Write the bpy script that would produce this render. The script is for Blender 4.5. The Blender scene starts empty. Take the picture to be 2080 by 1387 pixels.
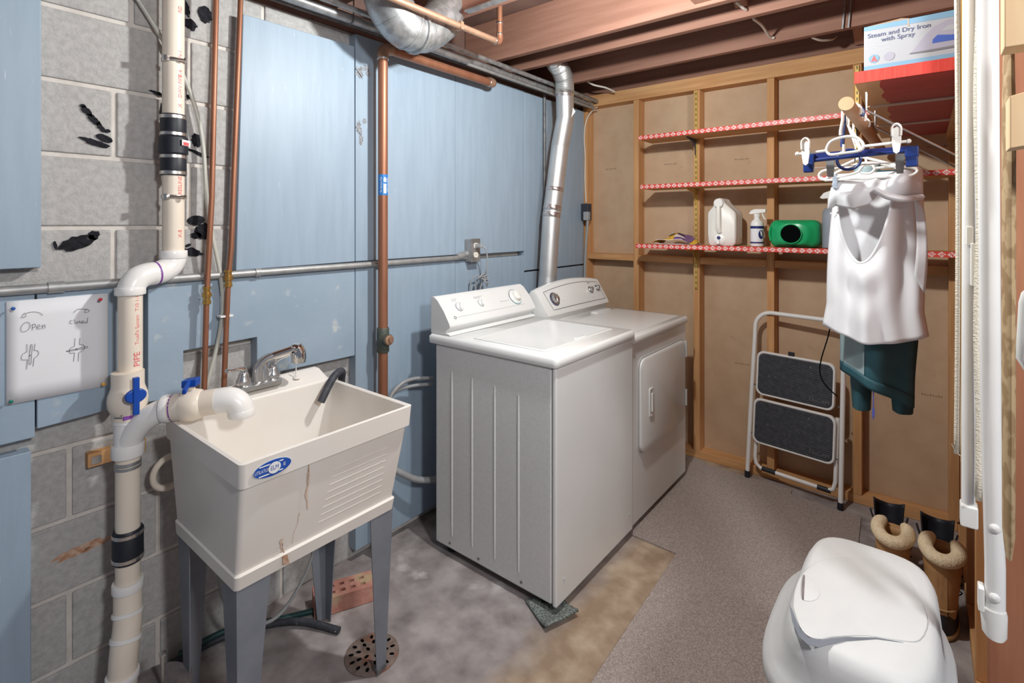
import bpy, math, random
from mathutils import Vector as V, Matrix
random.seed(7)
SC = bpy.context.scene
COL = SC.collection

# ---------------------------------------------------------------- camera
FPX, CXP, HOR = 1043.0, 1040.0, 455.0
CAM = V((1.915, 0.0, 1.43)); YAW = math.atan((1875 - 1040) / FPX)
cd = bpy.data.cameras.new('camera'); cam = bpy.data.objects.new('camera', cd); COL.objects.link(cam)
cd.sensor_fit = 'HORIZONTAL'; cd.sensor_width = 36.0; cd.lens = 36.0 * FPX / 2080
cd.shift_y = -(693.5 - HOR) / 2080; cd.clip_start = 0.02
cam.location = CAM; cam.rotation_euler = (math.pi / 2, 0, YAW)
SC.camera = cam

def at(u, v, x=None, y=None, z=None):
    """survey helper: where the sight line of a photo point meets a plane of the room"""
    l = (u - CXP) / FPX; w = (HOR - v) / FPX; s, c = math.sin(YAW), math.cos(YAW)
    d = V((-s + c * l, c + s * l, w))
    if x is not None: t = (x - CAM.x) / d.x
    elif y is not None: t = (y - CAM.y) / d.y
    else: t = (z - CAM.z) / d.z
    return CAM + d * t

# ---------------------------------------------------------------- world, lamps, exposure
W = bpy.data.worlds.new('basement_ambient'); SC.world = W; W.use_nodes = True
W.node_tree.nodes['Background'].inputs[0].default_value = (0.72, 0.80, 1.0, 1)
W.node_tree.nodes['Background'].inputs[1].default_value = 0.16
def lamp(name, loc, power, col, rad):
    d = bpy.data.lights.new(name, 'POINT'); d.energy = power; d.color = col; d.shadow_soft_size = rad
    o = bpy.data.objects.new(name, d); COL.objects.link(o); o.location = loc; return o
lamp('ceiling_bulb', (1.16, 1.44, 2.19), 63, (0.96, 1.0, 0.985), 0.035)
lamp('side_fill_light', (3.05, 0.28, 2.24), 112, (0.97, 1.0, 1.02), 0.14)  # added unseen fill light from the right to brighten fronts, no real bulb
SC.view_settings.view_transform = 'Standard'; SC.view_settings.look = 'None'
SC.view_settings.exposure = 0.22; SC.view_settings.gamma = 1.0; SC.view_settings.use_curve_mapping = False

# ---------------------------------------------------------------- materials
MATS = {}
def M(name, c1, c2=None, rough=0.5, metal=0.0, scale=20.0, detail=4.0, bump=0.0, bscale=None, stretch=(1, 1, 1), spec=0.5,
      trans=0.0, lo=0.35, hi=0.65, c3=None, s3=3.0, t3=(0.55, 0.65), alpha=1.0, emit=0):
    m = bpy.data.materials.new(name); m.use_nodes = True; nt = m.node_tree; N = nt.nodes; L = nt.links
    b = N['Principled BSDF']; b.inputs['Roughness'].default_value = rough; b.inputs['Metallic'].default_value = metal
    b.inputs['Specular IOR Level'].default_value = spec
    b.inputs['Base Color'].default_value = (*c1, 1)
    if trans: b.inputs['Transmission Weight'].default_value = trans
    if alpha < 1: b.inputs['Alpha'].default_value = alpha
    tc = N.new('ShaderNodeTexCoord'); mp = N.new('ShaderNodeMapping'); mp.inputs['Scale'].default_value = stretch
    L.new(tc.outputs['Object'], mp.inputs['Vector'])
    if c2:
        n = N.new('ShaderNodeTexNoise'); n.inputs['Scale'].default_value = scale; n.inputs['Detail'].default_value = detail
        L.new(mp.outputs[0], n.inputs['Vector'])
        r = N.new('ShaderNodeValToRGB'); r.color_ramp.elements[0].position = lo; r.color_ramp.elements[1].position = hi
        r.color_ramp.elements[0].color = (*c1, 1); r.color_ramp.elements[1].color = (*c2, 1)
        L.new(n.outputs['Fac'], r.inputs['Fac']); out = r.outputs['Color']
        if c3:
            n3 = N.new('ShaderNodeTexNoise'); n3.inputs['Scale'].default_value = s3; n3.inputs['Detail'].default_value = 8
            L.new(mp.outputs[0], n3.inputs['Vector'])
            r3 = N.new('ShaderNodeValToRGB'); r3.color_ramp.elements[0].position = t3[0]; r3.color_ramp.elements[1].position = t3[1]
            L.new(n3.outputs['Fac'], r3.inputs['Fac'])
            mx = N.new('ShaderNodeMix'); mx.data_type = 'RGBA'
            L.new(r3.outputs['Color'], mx.inputs['Factor']); L.new(out, mx.inputs['A']); mx.inputs['B'].default_value = (*c3, 1)
            out = mx.outputs['Result']
        L.new(out, b.inputs['Base Color'])
    if bump:
        n2 = N.new('ShaderNodeTexNoise'); n2.inputs['Scale'].default_value = bscale or scale; n2.inputs['Detail'].default_value = 6
        L.new(mp.outputs[0], n2.inputs['Vector'])
        bp = N.new('ShaderNodeBump'); bp.inputs['Strength'].default_value = bump; bp.inputs['Distance'].default_value = 0.004
        L.new(n2.outputs['Fac'], bp.inputs['Height']); L.new(bp.outputs[0], b.inputs['Normal'])
    MATS[name] = m; return m
M('block', (.40, .385, .37), (.49, .47, .455), .92, scale=60, bump=.5, bscale=160, c3=(.32, .305, .295), s3=14, t3=(.62, .8))
M('mortar', (.60, .55, .50), (.68, .63, .58), .9, scale=30, bump=.3, bscale=90)
M('foam', (.285, .365, .45), (.315, .40, .49), .46, scale=5, detail=8, bump=.10, bscale=28, stretch=(1, 6, .7), c3=(.47, .55, .62), s3=22, t3=(.70, .78))
M('foam_worn', (.29, .375, .46), (.325, .41, .50), .45, scale=6, detail=8, bump=.22, bscale=30, c3=(.52, .56, .56), s3=16, t3=(.62, .74))
M('dab', (.004, .004, .007), (.014, .014, .02), .75, scale=60, bump=.6, bscale=120, c3=(.12, .12, .14), s3=60, t3=(.66, .74), spec=.25)
M('pvc_cream', (.80, .70, .58), (.84, .745, .63), .38, scale=8)
M('pvc_white', (.84, .82, .79), (.87, .855, .83), .3, scale=8)
M('primer', (.22, .06, .34), rough=.5)
M('print_red', (.75, .12, .12), rough=.5)
M('rubber', (.012, .014, .022), rough=.5)
M('steel', (.62, .60, .57), (.72, .70, .67), .3, 1, scale=20)
M('blue_plastic', (.006, .065, .38), rough=.3)
M('copper', (.30, .125, .07), (.38, .17, .10), .45, .5, scale=14, stretch=(1, 1, .25), c3=(.30, .12, .07), s3=9, t3=(.55, .75))
M('copper_dull', (.36, .21, .14), (.44, .27, .18), .5, .5, scale=30)
M('brass', (.55, .32, .09), (.62, .38, .12), .3, .9, scale=20)
M('brass_strip', (.62, .43, .12), (.68, .48, .15), .4, .5, scale=20)
M('patina', (.07, .10, .09), (.14, .13, .10), .6, .4, scale=40)
M('galv', (.33, .335, .34), (.46, .465, .47), .45, .75, scale=26, detail=3, lo=.42, hi=.58)
M('conduit', (.36, .36, .36), (.45, .45, .44), .5, .6, scale=30)
M('conduit_dark', (.13, .13, .14), (.2, .2, .2), .55, .5, scale=30)
M('alum', (.62, .62, .61), (.70, .70, .69), .44, .85, scale=7, bump=.12, bscale=40)
M('foil', (.72, .70, .68), (.58, .50, .47), .25, .9, scale=60, lo=.48, hi=.55)
M('pex', (.72, .71, .64), rough=.3, trans=.35)
def wood(name, a, b, c, st):
    M(name, a, b, .7, scale=3.2, detail=6, stretch=st, bump=.12, bscale=6, c3=c, s3=1.3, t3=(.6, .8), spec=.3)
wood('stud_v', (.54, .275, .115), (.66, .37, .17), (.42, .19, .08), (12, 12, .8))
wood('stud_h', (.54, .275, .115), (.66, .37, .17), (.42, .19, .08), (.8, 12, 12))
wood('stud_y', (.54, .275, .115), (.66, .37, .17), (.42, .19, .08), (12, .8, 12))
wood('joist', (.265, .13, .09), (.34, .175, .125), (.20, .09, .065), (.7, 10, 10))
wood('joist_y', (.36, .18, .12), (.45, .24, .165), (.27, .11, .075), (10, .7, 10))
wood('post', (.33, .13, .07), (.42, .185, .10), (.24, .085, .05), (10, 10, .7))
wood('pale_wood', (.74, .52, .30), (.82, .62, .39), (.62, .40, .21), (6, 6, 1))
wood('dowel', (.66, .40, .24), (.74, .48, .30), (.6, .36, .2), (10, .8, 10))
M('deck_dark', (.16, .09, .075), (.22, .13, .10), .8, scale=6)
M('panel', (.52, .355, .225), (.57, .40, .26), .75, scale=9, bump=.1, bscale=60, c3=(.46, .32, .205), s3=20, t3=(.66, .8))
M('stamp', (.27, .19, .12), rough=.8)
M('carpet', (.30, .25, .23), (.52, .45, .415), .98, scale=260, detail=3, bump=1.0, bscale=330, lo=.36, hi=.64, spec=.1)
M('enamel', (.74, .745, .735), (.765, .77, .76), .2, scale=4)
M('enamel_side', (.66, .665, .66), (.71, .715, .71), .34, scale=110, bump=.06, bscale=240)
M('enamel_grey', (.45, .45, .44), rough=.35)
M('grey_print', (.52, .55, .58), rough=.5)
M('dark_print', (.16, .16, .17), rough=.5)
M('teal_print', (.25, .55, .6), rough=.5)
M('chrome', (.78, .77, .76), rough=.08, metal=1)
M('chrome_dull', (.58, .58, .58), rough=.25, metal=.9)
M('tub', (.80, .75, .69), (.83, .785, .73), .36, scale=5, c3=(.74, .66, .55), s3=3, t3=(.6, .8))
M('leg_grey', (.165, .18, .21), (.20, .215, .245), .45, scale=12)
M('rust', (.42, .20, .11), (.60, .42, .31), .8, scale=60)
M('rust_pale', (.66, .49, .38), (.74, .60, .50), .7, scale=80)
M('logo_blue', (.012, .085, .42), rough=.4)
M('white', (.85, .85, .84), rough=.4)
M('white_paint', (.82, .81, .79), (.86, .85, .83), .28, scale=8)
M('hose_black', (.03, .033, .042), (.055, .058, .07), .6, scale=50, c3=(.4, .4, .4), s3=70, t3=(.70, .74))
M('hose_grey', (.30, .30, .30), (.36, .36, .36), .35, scale=20)
M('hose_green', (.01, .05, .05), rough=.4)
M('brick', (.50, .22, .17), (.58, .29, .23), .9, scale=25, bump=.4, bscale=80, c3=(.50, .36, .22), s3=12, t3=(.56, .66))
M('black', (.003, .004, .004), rough=1.0, spec=.02)
M('drain_iron', (.19, .135, .11), (.28, .22, .19), .8, .3, scale=40, bump=.5, bscale=80, c3=(.30, .14, .09), s3=16, t3=(.55, .65))
M('scrap', (.10, .125, .12), (.30, .32, .30), .98, scale=160, bump=1, bscale=240, spec=.1, lo=.38, hi=.62)
M('paper', (.80, .80, .82), (.83, .83, .85), .7, scale=4)
M('ink', (.02, .02, .025), rough=.6)
M('pin_blue', (.01, .09, .36), rough=.3); M('pin_red', (.65, .03, .05), rough=.3)
M('pin_green', (.01, .18, .14), rough=.3); M('pin_yellow', (.75, .36, .04), rough=.3)
M('sticker_blue', (.03, .19, .52), rough=.35)
M('plastic_white', (.83, .82, .78), rough=.35)
M('jug_white', (.78, .75, .69), (.81, .785, .73), .35, scale=6, spec=.4)
M('navy', (.012, .022, .14), rough=.4)
M('label_white', (.80, .80, .82), rough=.45)
M('green_plastic', (.008, .34, .115), (.012, .38, .135), .28, scale=6)
M('clear_plastic', (.55, .62, .72), rough=.25, trans=.55)
M('bag_yellow', (.80, .45, .03), (.85, .52, .06), .35, scale=12)
M('bag_purple', (.12, .05, .24), (.2, .10, .33), .35, scale=20)
M('bag_white', (.82, .78, .78), (.75, .55, .55), .4, scale=60)
M('red_edge', (.52, .035, .025), (.60, .06, .04), .55, scale=6, stretch=(18, 4, 1), bump=.1, bscale=10)
M('box_white', (.35, .36, .38), rough=.5)
M('box_blue', (.17, .31, .43), rough=.5)
M('box_text', (.07, .09, .18), rough=.5)
M('iron_grey', (.31, .30, .36), rough=.5)
M('iron_blue', (.05, .10, .36), rough=.5)
M('cardboard', (.42, .32, .22), rough=.8)
M('shirt', (.66, .655, .67), (.70, .695, .71), .85, scale=10, bump=.06, bscale=60)
M('jacket', (.012, .062, .08), (.02, .085, .105), .6, scale=14, bump=.3, bscale=26)
M('jacket_grey', (.23, .31, .32), (.27, .35, .36), .6, scale=14, bump=.2, bscale=26)
M('fleece', (.80, .63, .40), (.88, .74, .52), .98, scale=90, bump=1, bscale=150, spec=.1)
M('boot_tan', (.42, .22, .085), (.52, .29, .125), .6, scale=14, bump=.15, bscale=60)
M('boot_black', (.012, .012, .018), (.022, .022, .03), .55, scale=20)
M('boot_trim', (.45, .28, .12), rough=.6)
M('bin_white', (.64, .64, .63), (.67, .67, .66), .5, scale=12, bump=.03, bscale=160)
M('terry', (.80, .72, .58), (.86, .79, .66), .95, scale=120, bump=1, bscale=160, stretch=(1, 1, 2))
M('piping', (.74, .46, .12), rough=.7)
M('floral', (.30, .19, .09), (.44, .31, .17), .85, scale=32, detail=2, lo=.46, hi=.54)
M('junction', (.03, .035, .05), rough=.5)
M('cord_grey', (.33, .34, .35), rough=.5)
M('cable_white', (.72, .68, .62), rough=.5)
M('sump', (.16, .14, .14), (.22, .19, .19), .8, scale=40, bump=.3)
M('hanger_blue', (.008, .028, .15), rough=.35)
M('batten', (.62, .54, .48), rough=.7)
M('scuff', (.16, .16, .17), (.32, .33, .35), .8, scale=120)
M('outlet', (.78, .74, .64), rough=.4)
M('blue_cord', (.08, .10, .38), rough=.6)

def red_tape():
    m = bpy.data.materials.new('red_tape'); m.use_nodes = True; nt = m.node_tree; N = nt.nodes; L = nt.links
    b = N['Principled BSDF']; b.inputs['Roughness'].default_value = .45
    tc = N.new('ShaderNodeTexCoord'); sp = N.new('ShaderNodeSeparateXYZ'); L.new(tc.outputs['Object'], sp.inputs[0])
    def mt(op, a, c=None):
        n = N.new('ShaderNodeMath'); n.operation = op
        for i, s in enumerate((a, c)):
            if s is None: continue
            if isinstance(s, (int, float)): n.inputs[i].default_value = s
            else: L.new(s, n.inputs[i])
        return n.outputs[0]
    fx = mt('ABSOLUTE', mt('SUBTRACT', mt('FRACT', mt('MULTIPLY', sp.outputs['X'], 1 / .034)), .5))   # motif repeat 30 mm
    fz = mt('ABSOLUTE', mt('MULTIPLY', sp.outputs['Z'], 1 / .024))
    d = mt('ADD', mt('MULTIPLY', fx, 1.15), fz)
    ring = mt('MULTIPLY', mt('LESS_THAN', d, .52), mt('GREATER_THAN', d, .26))
    dot = mt('LESS_THAN', d, .12)
    nz = N.new('ShaderNodeTexNoise'); nz.inputs['Scale'].default_value = 260; L.new(tc.outputs['Object'], nz.inputs['Vector'])
    fac = mt('MULTIPLY', mt('MAXIMUM', ring, dot), mt('GREATER_THAN', nz.outputs['Fac'], .42))
    mx = N.new('ShaderNodeMix'); mx.data_type = 'RGBA'; mx.inputs['A'].default_value = (.72, .06, .045, 1); mx.inputs['B'].default_value = (.86, .78, .74, 1)
    L.new(fac, mx.inputs['Factor']); L.new(mx.outputs['Result'], b.inputs['Base Color']); MATS['red_tape'] = m
red_tape()
def red_board():   # red stain that stops short of the plank's left end
    m = M('red_board', (.36, .022, .038), (.44, .035, .05), .45, scale=4, stretch=(1, 8, 8))
    nt = m.node_tree; N = nt.nodes; L = nt.links; b = N['Principled BSDF']
    src = b.inputs['Base Color'].links[0].from_socket
    tc = N.new('ShaderNodeTexCoord'); sp = N.new('ShaderNodeSeparateXYZ'); L.new(tc.outputs['Object'], sp.inputs[0])
    nz = N.new('ShaderNodeTexNoise'); nz.inputs['Scale'].default_value = 9; L.new(tc.outputs['Object'], nz.inputs['Vector'])
    a = N.new('ShaderNodeMath'); a.operation = 'MULTIPLY_ADD'; a.inputs[1].default_value = .05; L.new(nz.outputs['Fac'], a.inputs[0]); L.new(sp.outputs['X'], a.inputs[2])
    g = N.new('ShaderNodeMath'); g.operation = 'GREATER_THAN'; g.inputs[1].default_value = -.055; L.new(a.outputs[0], g.inputs[0])
    mx = N.new('ShaderNodeMix'); mx.data_type = 'RGBA'; mx.inputs['A'].default_value = (.58, .36, .19, 1)
    L.new(g.outputs[0], mx.inputs['Factor']); L.new(src, mx.inputs['B']); L.new(mx.outputs['Result'], b.inputs['Base Color'])
red_board()
def slot_strip():
    m = M('slotted', (.62, .43, .12), rough=.4, metal=.4)
    nt = m.node_tree; N = nt.nodes; L = nt.links; b = N['Principled BSDF']
    tc = N.new('ShaderNodeTexCoord'); sp = N.new('ShaderNodeSeparateXYZ'); L.new(tc.outputs['Object'], sp.inputs[0])
    def mt(op, a, c=None):
        n = N.new('ShaderNodeMath'); n.operation = op
        for i, s in enumerate((a, c)):
            if s is None: continue
            if isinstance(s, (int, float)): n.inputs[i].default_value = s
            else: L.new(s, n.inputs[i])
        return n.outputs[0]
    f = mt('MULTIPLY', mt('LESS_THAN', mt('FRACT', mt('MULTIPLY', sp.outputs['Z'], 1 / .032)), .5), mt('LESS_THAN', mt('ABSOLUTE', sp.outputs['X']), .0022))
    mx = N.new('ShaderNodeMix'); mx.data_type = 'RGBA'; mx.inputs['A'].default_value = (.62, .43, .12, 1); mx.inputs['B'].default_value = (.03, .02, .01, 1)
    L.new(f, mx.inputs['Factor']); L.new(mx.outputs['Result'], b.inputs['Base Color'])
slot_strip()
def floor_mat():
    m = M('concrete', (.20, .172, .168), (.44, .395, .385), .85, scale=11, detail=14, bump=.35, bscale=60, lo=.28, hi=.72, c3=(.60, .57, .56), s3=6, t3=(.62, .74))
    nt = m.node_tree; N = nt.nodes; L = nt.links; b = N['Principled BSDF']
    src = b.inputs['Base Color'].links[0].from_socket
    tc = N.new('ShaderNodeTexCoord'); sp = N.new('ShaderNodeSeparateXYZ'); L.new(tc.outputs['Object'], sp.inputs[0])
    nz = N.new('ShaderNodeTexNoise'); nz.inputs['Scale'].default_value = 7; nz.inputs['Detail'].default_value = 6; L.new(tc.outputs['Object'], nz.inputs['Vector'])
    # yellowed strip where old carpet glue stays on the slab, beside the carpet
    a = N.new('ShaderNodeMath'); a.operation = 'MULTIPLY_ADD'; a.inputs[1].default_value = .14; L.new(nz.outputs['Fac'], a.inputs[0]); L.new(sp.outputs['X'], a.inputs[2])
    r = N.new('ShaderNodeMapRange'); r.inputs['From Min'].default_value = .90 - 2.0; r.inputs['From Max'].default_value = 1.0 - 2.0; L.new(a.outputs[0], r.inputs['Value'])
    w = N.new('ShaderNodeValToRGB'); w.color_ramp.elements[0].color = (.30, .215, .145, 1); w.color_ramp.elements[1].color = (.46, .36, .26, 1)
    w.color_ramp.elements[0].position = .38; w.color_ramp.elements[1].position = .66
    n2 = N.new('ShaderNodeTexNoise'); n2.inputs['Scale'].default_value = 12; n2.inputs['Detail'].default_value = 8; L.new(tc.outputs['Object'], n2.inputs['Vector']); L.new(n2.outputs['Fac'], w.inputs['Fac'])
    mx = N.new('ShaderNodeMix'); mx.data_type = 'RGBA'; r2 = N.new('ShaderNodeMapRange'); r2.inputs['From Min'].default_value = 1.30 - 2.0; r2.inputs['From Max'].default_value = 1.18 - 2.0; L.new(a.outputs[0], r2.inputs['Value'])
    mm = N.new('ShaderNodeMath'); mm.operation = 'MULTIPLY'; L.new(r.outputs[0], mm.inputs[0]); L.new(r2.outputs[0], mm.inputs[1]); L.new(mm.outputs[0], mx.inputs['Factor']); L.new(src, mx.inputs['A']); L.new(w.outputs['Color'], mx.inputs['B'])
    L.new(mx.outputs['Result'], b.inputs['Base Color'])
floor_mat()

# ---------------------------------------------------------------- mesh building
class MB:
    def __init__(s): s.v = []; s.f = []
    def add(s, vs, fs):
        k = len(s.v); s.v += [V(p) for p in vs]; s.f += [[i + k for i in f] for f in fs]; return s
    def box(s, x0, x1, y0, y1, z0, z1):
        return s.add([(x, y, z) for x in (x0, x1) for y in (y0, y1) for z in (z0, z1)],
                     [(0, 1, 3, 2), (4, 6, 7, 5), (0, 4, 5, 1), (2, 3, 7, 6), (0, 2, 6, 4), (1, 5, 7, 3)])
    def obox(s, c, ax, ay, az):      # centre and three half-axis vectors
        c, ax, ay, az = V(c), V(ax), V(ay), V(az)
        return s.add([c + i * ax + j * ay + k * az for i in (-1, 1) for j in (-1, 1) for k in (-1, 1)],
                     [(0, 1, 3, 2), (4, 6, 7, 5), (0, 4, 5, 1), (2, 3, 7, 6), (0, 2, 6, 4), (1, 5, 7, 3)])
    def loft(s, rings, cap=True, closed=True):
        n = len(rings[0]); vs = [p for r in rings for p in r]; fs = []
        for i in range(len(rings) - 1):
            for j in range(n if closed else n - 1):
                a, b = i * n + j, i * n + (j + 1) % n
                fs.append((a, b, b + n, a + n))
        if cap and closed: fs += [tuple(range(n))[::-1], tuple(range((len(rings) - 1) * n, len(rings) * n))]
        return s.add(vs, fs)
    def tube(s, path, r, n=12, cap=True, flat=None):
        path = [V(p) for p in path]; k = len(path); rs = r if isinstance(r, (list, tuple)) else [r] * k
        T = []
        for i in range(k):
            t = (path[min(i + 1, k - 1)] - path[max(i - 1, 0)])
            T.append(t.normalized() if t.length > 1e-9 else V((0, 0, 1)))
        up = V((0, 0, 1)) if abs(T[0].z) < .9 else V((1, 0, 0))
        N0 = T[0].cross(up).normalized(); rings = []
        for i in range(k):
            if i: N0 = (N0 - T[i] * N0.dot(T[i])).normalized()
            B = T[i].cross(N0)
            rings.append([path[i] + (N0 * math.cos(a) + B * math.sin(a) * (flat or 1)) * rs[i] for a in [2 * math.pi * j / n for j in range(n)]])
        return s.loft(rings, cap)
    def cyl(s, a, b, r, n=16, r2=None): return s.tube([a, b], [r, r if r2 is None else r2], n)
    def lathe(s, prof, c, axis=(0, 0, 1), n=20):   # prof: (radius, height along axis)
        ax = V(axis).normalized(); u = ax.cross(V((0, 0, 1)) if abs(ax.z) < .9 else V((1, 0, 0))).normalized(); w = ax.cross(u); c = V(c)
        return s.loft([[c + ax * h + (u * math.cos(2 * math.pi * j / n) + w * math.sin(2 * math.pi * j / n)) * r for j in range(n)] for r, h in prof])
    def prism(s, poly, ext):
        e = V(ext); p = [V(q) for q in poly]; return s.loft([p, [q + e for q in p]])
    def grid(s, fn, nu, nv):
        vs = [fn(i / nu, j / nv) for j in range(nv + 1) for i in range(nu + 1)]
        return s.add(vs, [(j * (nu + 1) + i, j * (nu + 1) + i + 1, (j + 1) * (nu + 1) + i + 1, (j + 1) * (nu + 1) + i) for j in range(nv) for i in range(nu)])
    def flat(s, poly): return s.add(poly, [tuple(range(len(poly)))])

WL = {}
def O(name, mb, mat, parent=None, smooth=False, bevel=0, seg=2, sub=0, solid=0, kind=None, label=None, cat=None, group=None, angle=40):
    lo = [min(p[i] for p in mb.v) for i in range(3)]; hi = [max(p[i] for p in mb.v) for i in range(3)]
    c = V([(a + b) / 2 for a, b in zip(lo, hi)])
    if not parent and kind != 'structure': c.z = lo[2]
    me = bpy.data.meshes.new(name); me.from_pydata([p - c for p in mb.v], [], mb.f); me.update()
    import bmesh
    bm = bmesh.new(); bm.from_mesh(me); bmesh.ops.recalc_face_normals(bm, faces=bm.faces); bm.to_mesh(me); bm.free()
    me.materials.append(MATS[mat])
    o = bpy.data.objects.new(name, me); COL.objects.link(o)
    if smooth:
        for p in me.polygons: p.use_smooth = True
        if not sub:
            try: me.set_sharp_from_angle(angle=math.radians(angle))
            except Exception: pass
    if solid:
        md = o.modifiers.new('thickness', 'SOLIDIFY'); md.thickness = solid; md.offset = 0
    if bevel:
        md = o.modifiers.new('bevel', 'BEVEL'); md.width = bevel; md.segments = seg; md.limit_method = 'ANGLE'; md.angle_limit = math.radians(35)
        for p in me.polygons: p.use_smooth = True
        try: me.set_sharp_from_angle(angle=math.radians(35))
        except Exception: pass
        wn = o.modifiers.new('normals', 'WEIGHTED_NORMAL'); wn.keep_sharp = False
    if sub:
        md = o.modifiers.new('subdiv', 'SUBSURF'); md.levels = sub; md.render_levels = sub
    if parent: o.parent = parent; o.location = c - WL[parent.name]
    else: o.location = c
    WL[o.name] = c
    if kind: o['kind'] = kind
    if label: o['label'] = label
    if cat: o['category'] = cat
    if group: o['group'] = group
    return o
def T(name, loc, label, cat, group=None, kind=None):
    o = bpy.data.objects.new(name, None); COL.objects.link(o); o.location = loc; WL[o.name] = V(loc); o.empty_display_size = .05
    if kind: o['kind'] = kind
    else: o['label'] = label; o['category'] = cat
    if group: o['group'] = group
    return o
def text(name, s, size, org, xd, yd, mat, parent, off=(0, 0, 0), label=None, sx=1.0):
    cu = bpy.data.curves.new('txt', 'FONT'); cu.body = s; cu.size = size; cu.align_x = 'CENTER'; cu.align_y = 'CENTER'; cu.resolution_u = 3
    to = bpy.data.objects.new('txt', cu); COL.objects.link(to)
    bpy.context.view_layer.update()
    me = bpy.data.meshes.new_from_object(to.evaluated_get(bpy.context.evaluated_depsgraph_get()))
    xd, yd, org = V(xd).normalized(), V(yd).normalized(), V(org) + V(off)
    mb = MB(); mb.add([org + xd * v.co.x * sx + yd * v.co.y for v in me.vertices], [list(p.vertices) for p in me.polygons])
    bpy.data.objects.remove(to); bpy.data.curves.remove(cu); bpy.data.meshes.remove(me)
    return O(name, mb, mat, parent, label=label)
def rr(cx, cy, hx, hy, r, z, n=5):      # rounded rectangle ring in xy
    out = []
    for k, (sx, sy) in enumerate(((1, 1), (-1, 1), (-1, -1), (1, -1))):
        for i in range(n + 1):
            a = math.pi / 2 * (k + i / n)
            out.append(V((cx + sx * (hx - r) + r * math.cos(a), cy + sy * (hy - r) + r * math.sin(a), z)))
    return out
def arc(c, r, a0, a1, n, u, w):
    c, u, w = V(c), V(u), V(w); return [c + (u * math.cos(a0 + (a1 - a0) * i / n) + w * math.sin(a0 + (a1 - a0) * i / n)) * r for i in range(n + 1)]
def smoothpath(pts, k=6):               # Catmull-Rom through points
    p = [V(q) for q in pts]; p = [p[0] * 2 - p[1]] + p + [p[-1] * 2 - p[-2]]; out = []
    for i in range(1, len(p) - 2):
        for j in range(k):
            t = j / k; a, b, c, d = p[i - 1:i + 3]
            out.append(.5 * ((2 * b) + (c - a) * t + (2 * a - 5 * b + 4 * c - d) * t * t + (3 * b - a - 3 * c + d) * t ** 3))
    out.append(p[-2]); return out
def blob(c, u, w, ru, rw, n=18, jag=.25, seed=0):
    R = random.Random(seed); c, u, w = V(c), V(u), V(w)
    return [c + u * ru * math.cos(2 * math.pi * i / n) * (1 - jag / 2 + jag * R.random()) + w * rw * math.sin(2 * math.pi * i / n) * (1 - jag / 2 + jag * R.random()) for i in range(n)]
X, Y, Z = V((1, 0, 0)), V((0, 1, 0)), V((0, 0, 1))

# ================================================================ STRUCTURE
O('floor', MB().box(-.2, 4.2, -1.8, 3.4, -.06, 0), 'concrete', kind='structure')
wl = O('wall_left', MB().box(-.22, -.005, -1.8, 3.4, 0, 2.25), 'mortar', kind='structure')
LINES = [0, .165, .374, .583, .792, 1.001, 1.21, 1.419, 1.628, 1.837, 2.046, 2.25]
JO = [.17, .357, .171, .357, .171, .26, .054, .26, .462, .26, .506]
_bm = {}
for k in range(11):
    z0, z1 = LINES[k] + .0065, LINES[k + 1] - .0065
    y = JO[k] - .406 * 3
    while y < 1.32:
        ya, yb = y + .0065, y + .3995
        if yb > -.45:
            key = round(z1 - z0, 4)
            if key in _bm:
                o = bpy.data.objects.new('block', _bm[key]); COL.objects.link(o); o.parent = wl
                o.location = V((-.048, (ya + yb) / 2, (z0 + z1) / 2)) - WL['wall_left']
                md = o.modifiers.new('bevel', 'BEVEL'); md.width = .004; md.segments = 2
            else:
                o = O('block', MB().box(-.098, .002, ya, yb, z0, z1), 'block', wl, bevel=0)
                md = o.modifiers.new('bevel', 'BEVEL'); md.width = .004; md.segments = 2; _bm[key] = o.data
        y += .406
O('sill_plate', MB().box(-.2, .0, -1.8, 3.24, 2.251, 2.33), 'deck_dark', wl)
O('rim_joist', MB().box(-.2, -.16, -1.8, 3.24, 2.331, 2.56), 'deck_dark', wl)
# black adhesive dabs left on the blocks
for i, (u, v, ru, rw, ang, jag) in enumerate([
        (176, 226, .016, .008, -50, .5), (190, 243, .020, .009, -45, .4), (204, 258, .016, .006, -50, .6), (168, 215, .006, .005, 0, .4),
        (212, 281, .021, .010, -20, .15), (192, 289, .034, .008, -16, .5), (218, 266, .007, .005, 0, .3),
        (158, 493, .042, .020, 22, .35), (190, 478, .015, .013, 60, .4), (112, 498, .004, .012, 10, .4),
        (320, 190, .022, .005, -14, .5), (384, 197, .010, .007, -10, .5), (331, 228, .007, .028, 0, .5),
        (387, 50, .020, .018, -20, .5), (416, 30, .022, .028, 10, .25), (376, 15, .010, .026, 20, .5),
        (400, 285, .018, .022, 0, .35), (404, 312, .030, .005, -20, .4), (384, 304, .014, .003, -10, .4), (398, 447, .026, .016, 5, .15),
        (414, 470, .028, .027, 0, .3), (398, 478, .016, .011, 0, .3), (392, 512, .028, .012, -15, .6), (382, 498, .008, .005, 20, .4),
        (156, 1122, 0, 0, 0, 0)]):
    if not ru: continue
    p = at(u, v, x=.003); a = math.radians(ang); cu, cw = Y * math.cos(a) + Z * math.sin(a), Z * math.cos(a) - Y * math.sin(a)
    O('adhesive_dab', MB().prism(blob(p, cu, cw, ru, rw, 22, jag, i), (.004, 0, 0)), 'dab', wl, label='black adhesive smear')
O('rust_streak', MB().prism(blob(at(155, 1118, x=.0025), (Y + Z * .1).normalized(), Z, .05, .012, 24, .7, 5), (.0008, 0, 0)), 'rust', wl, label='rust streak on the block')
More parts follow.
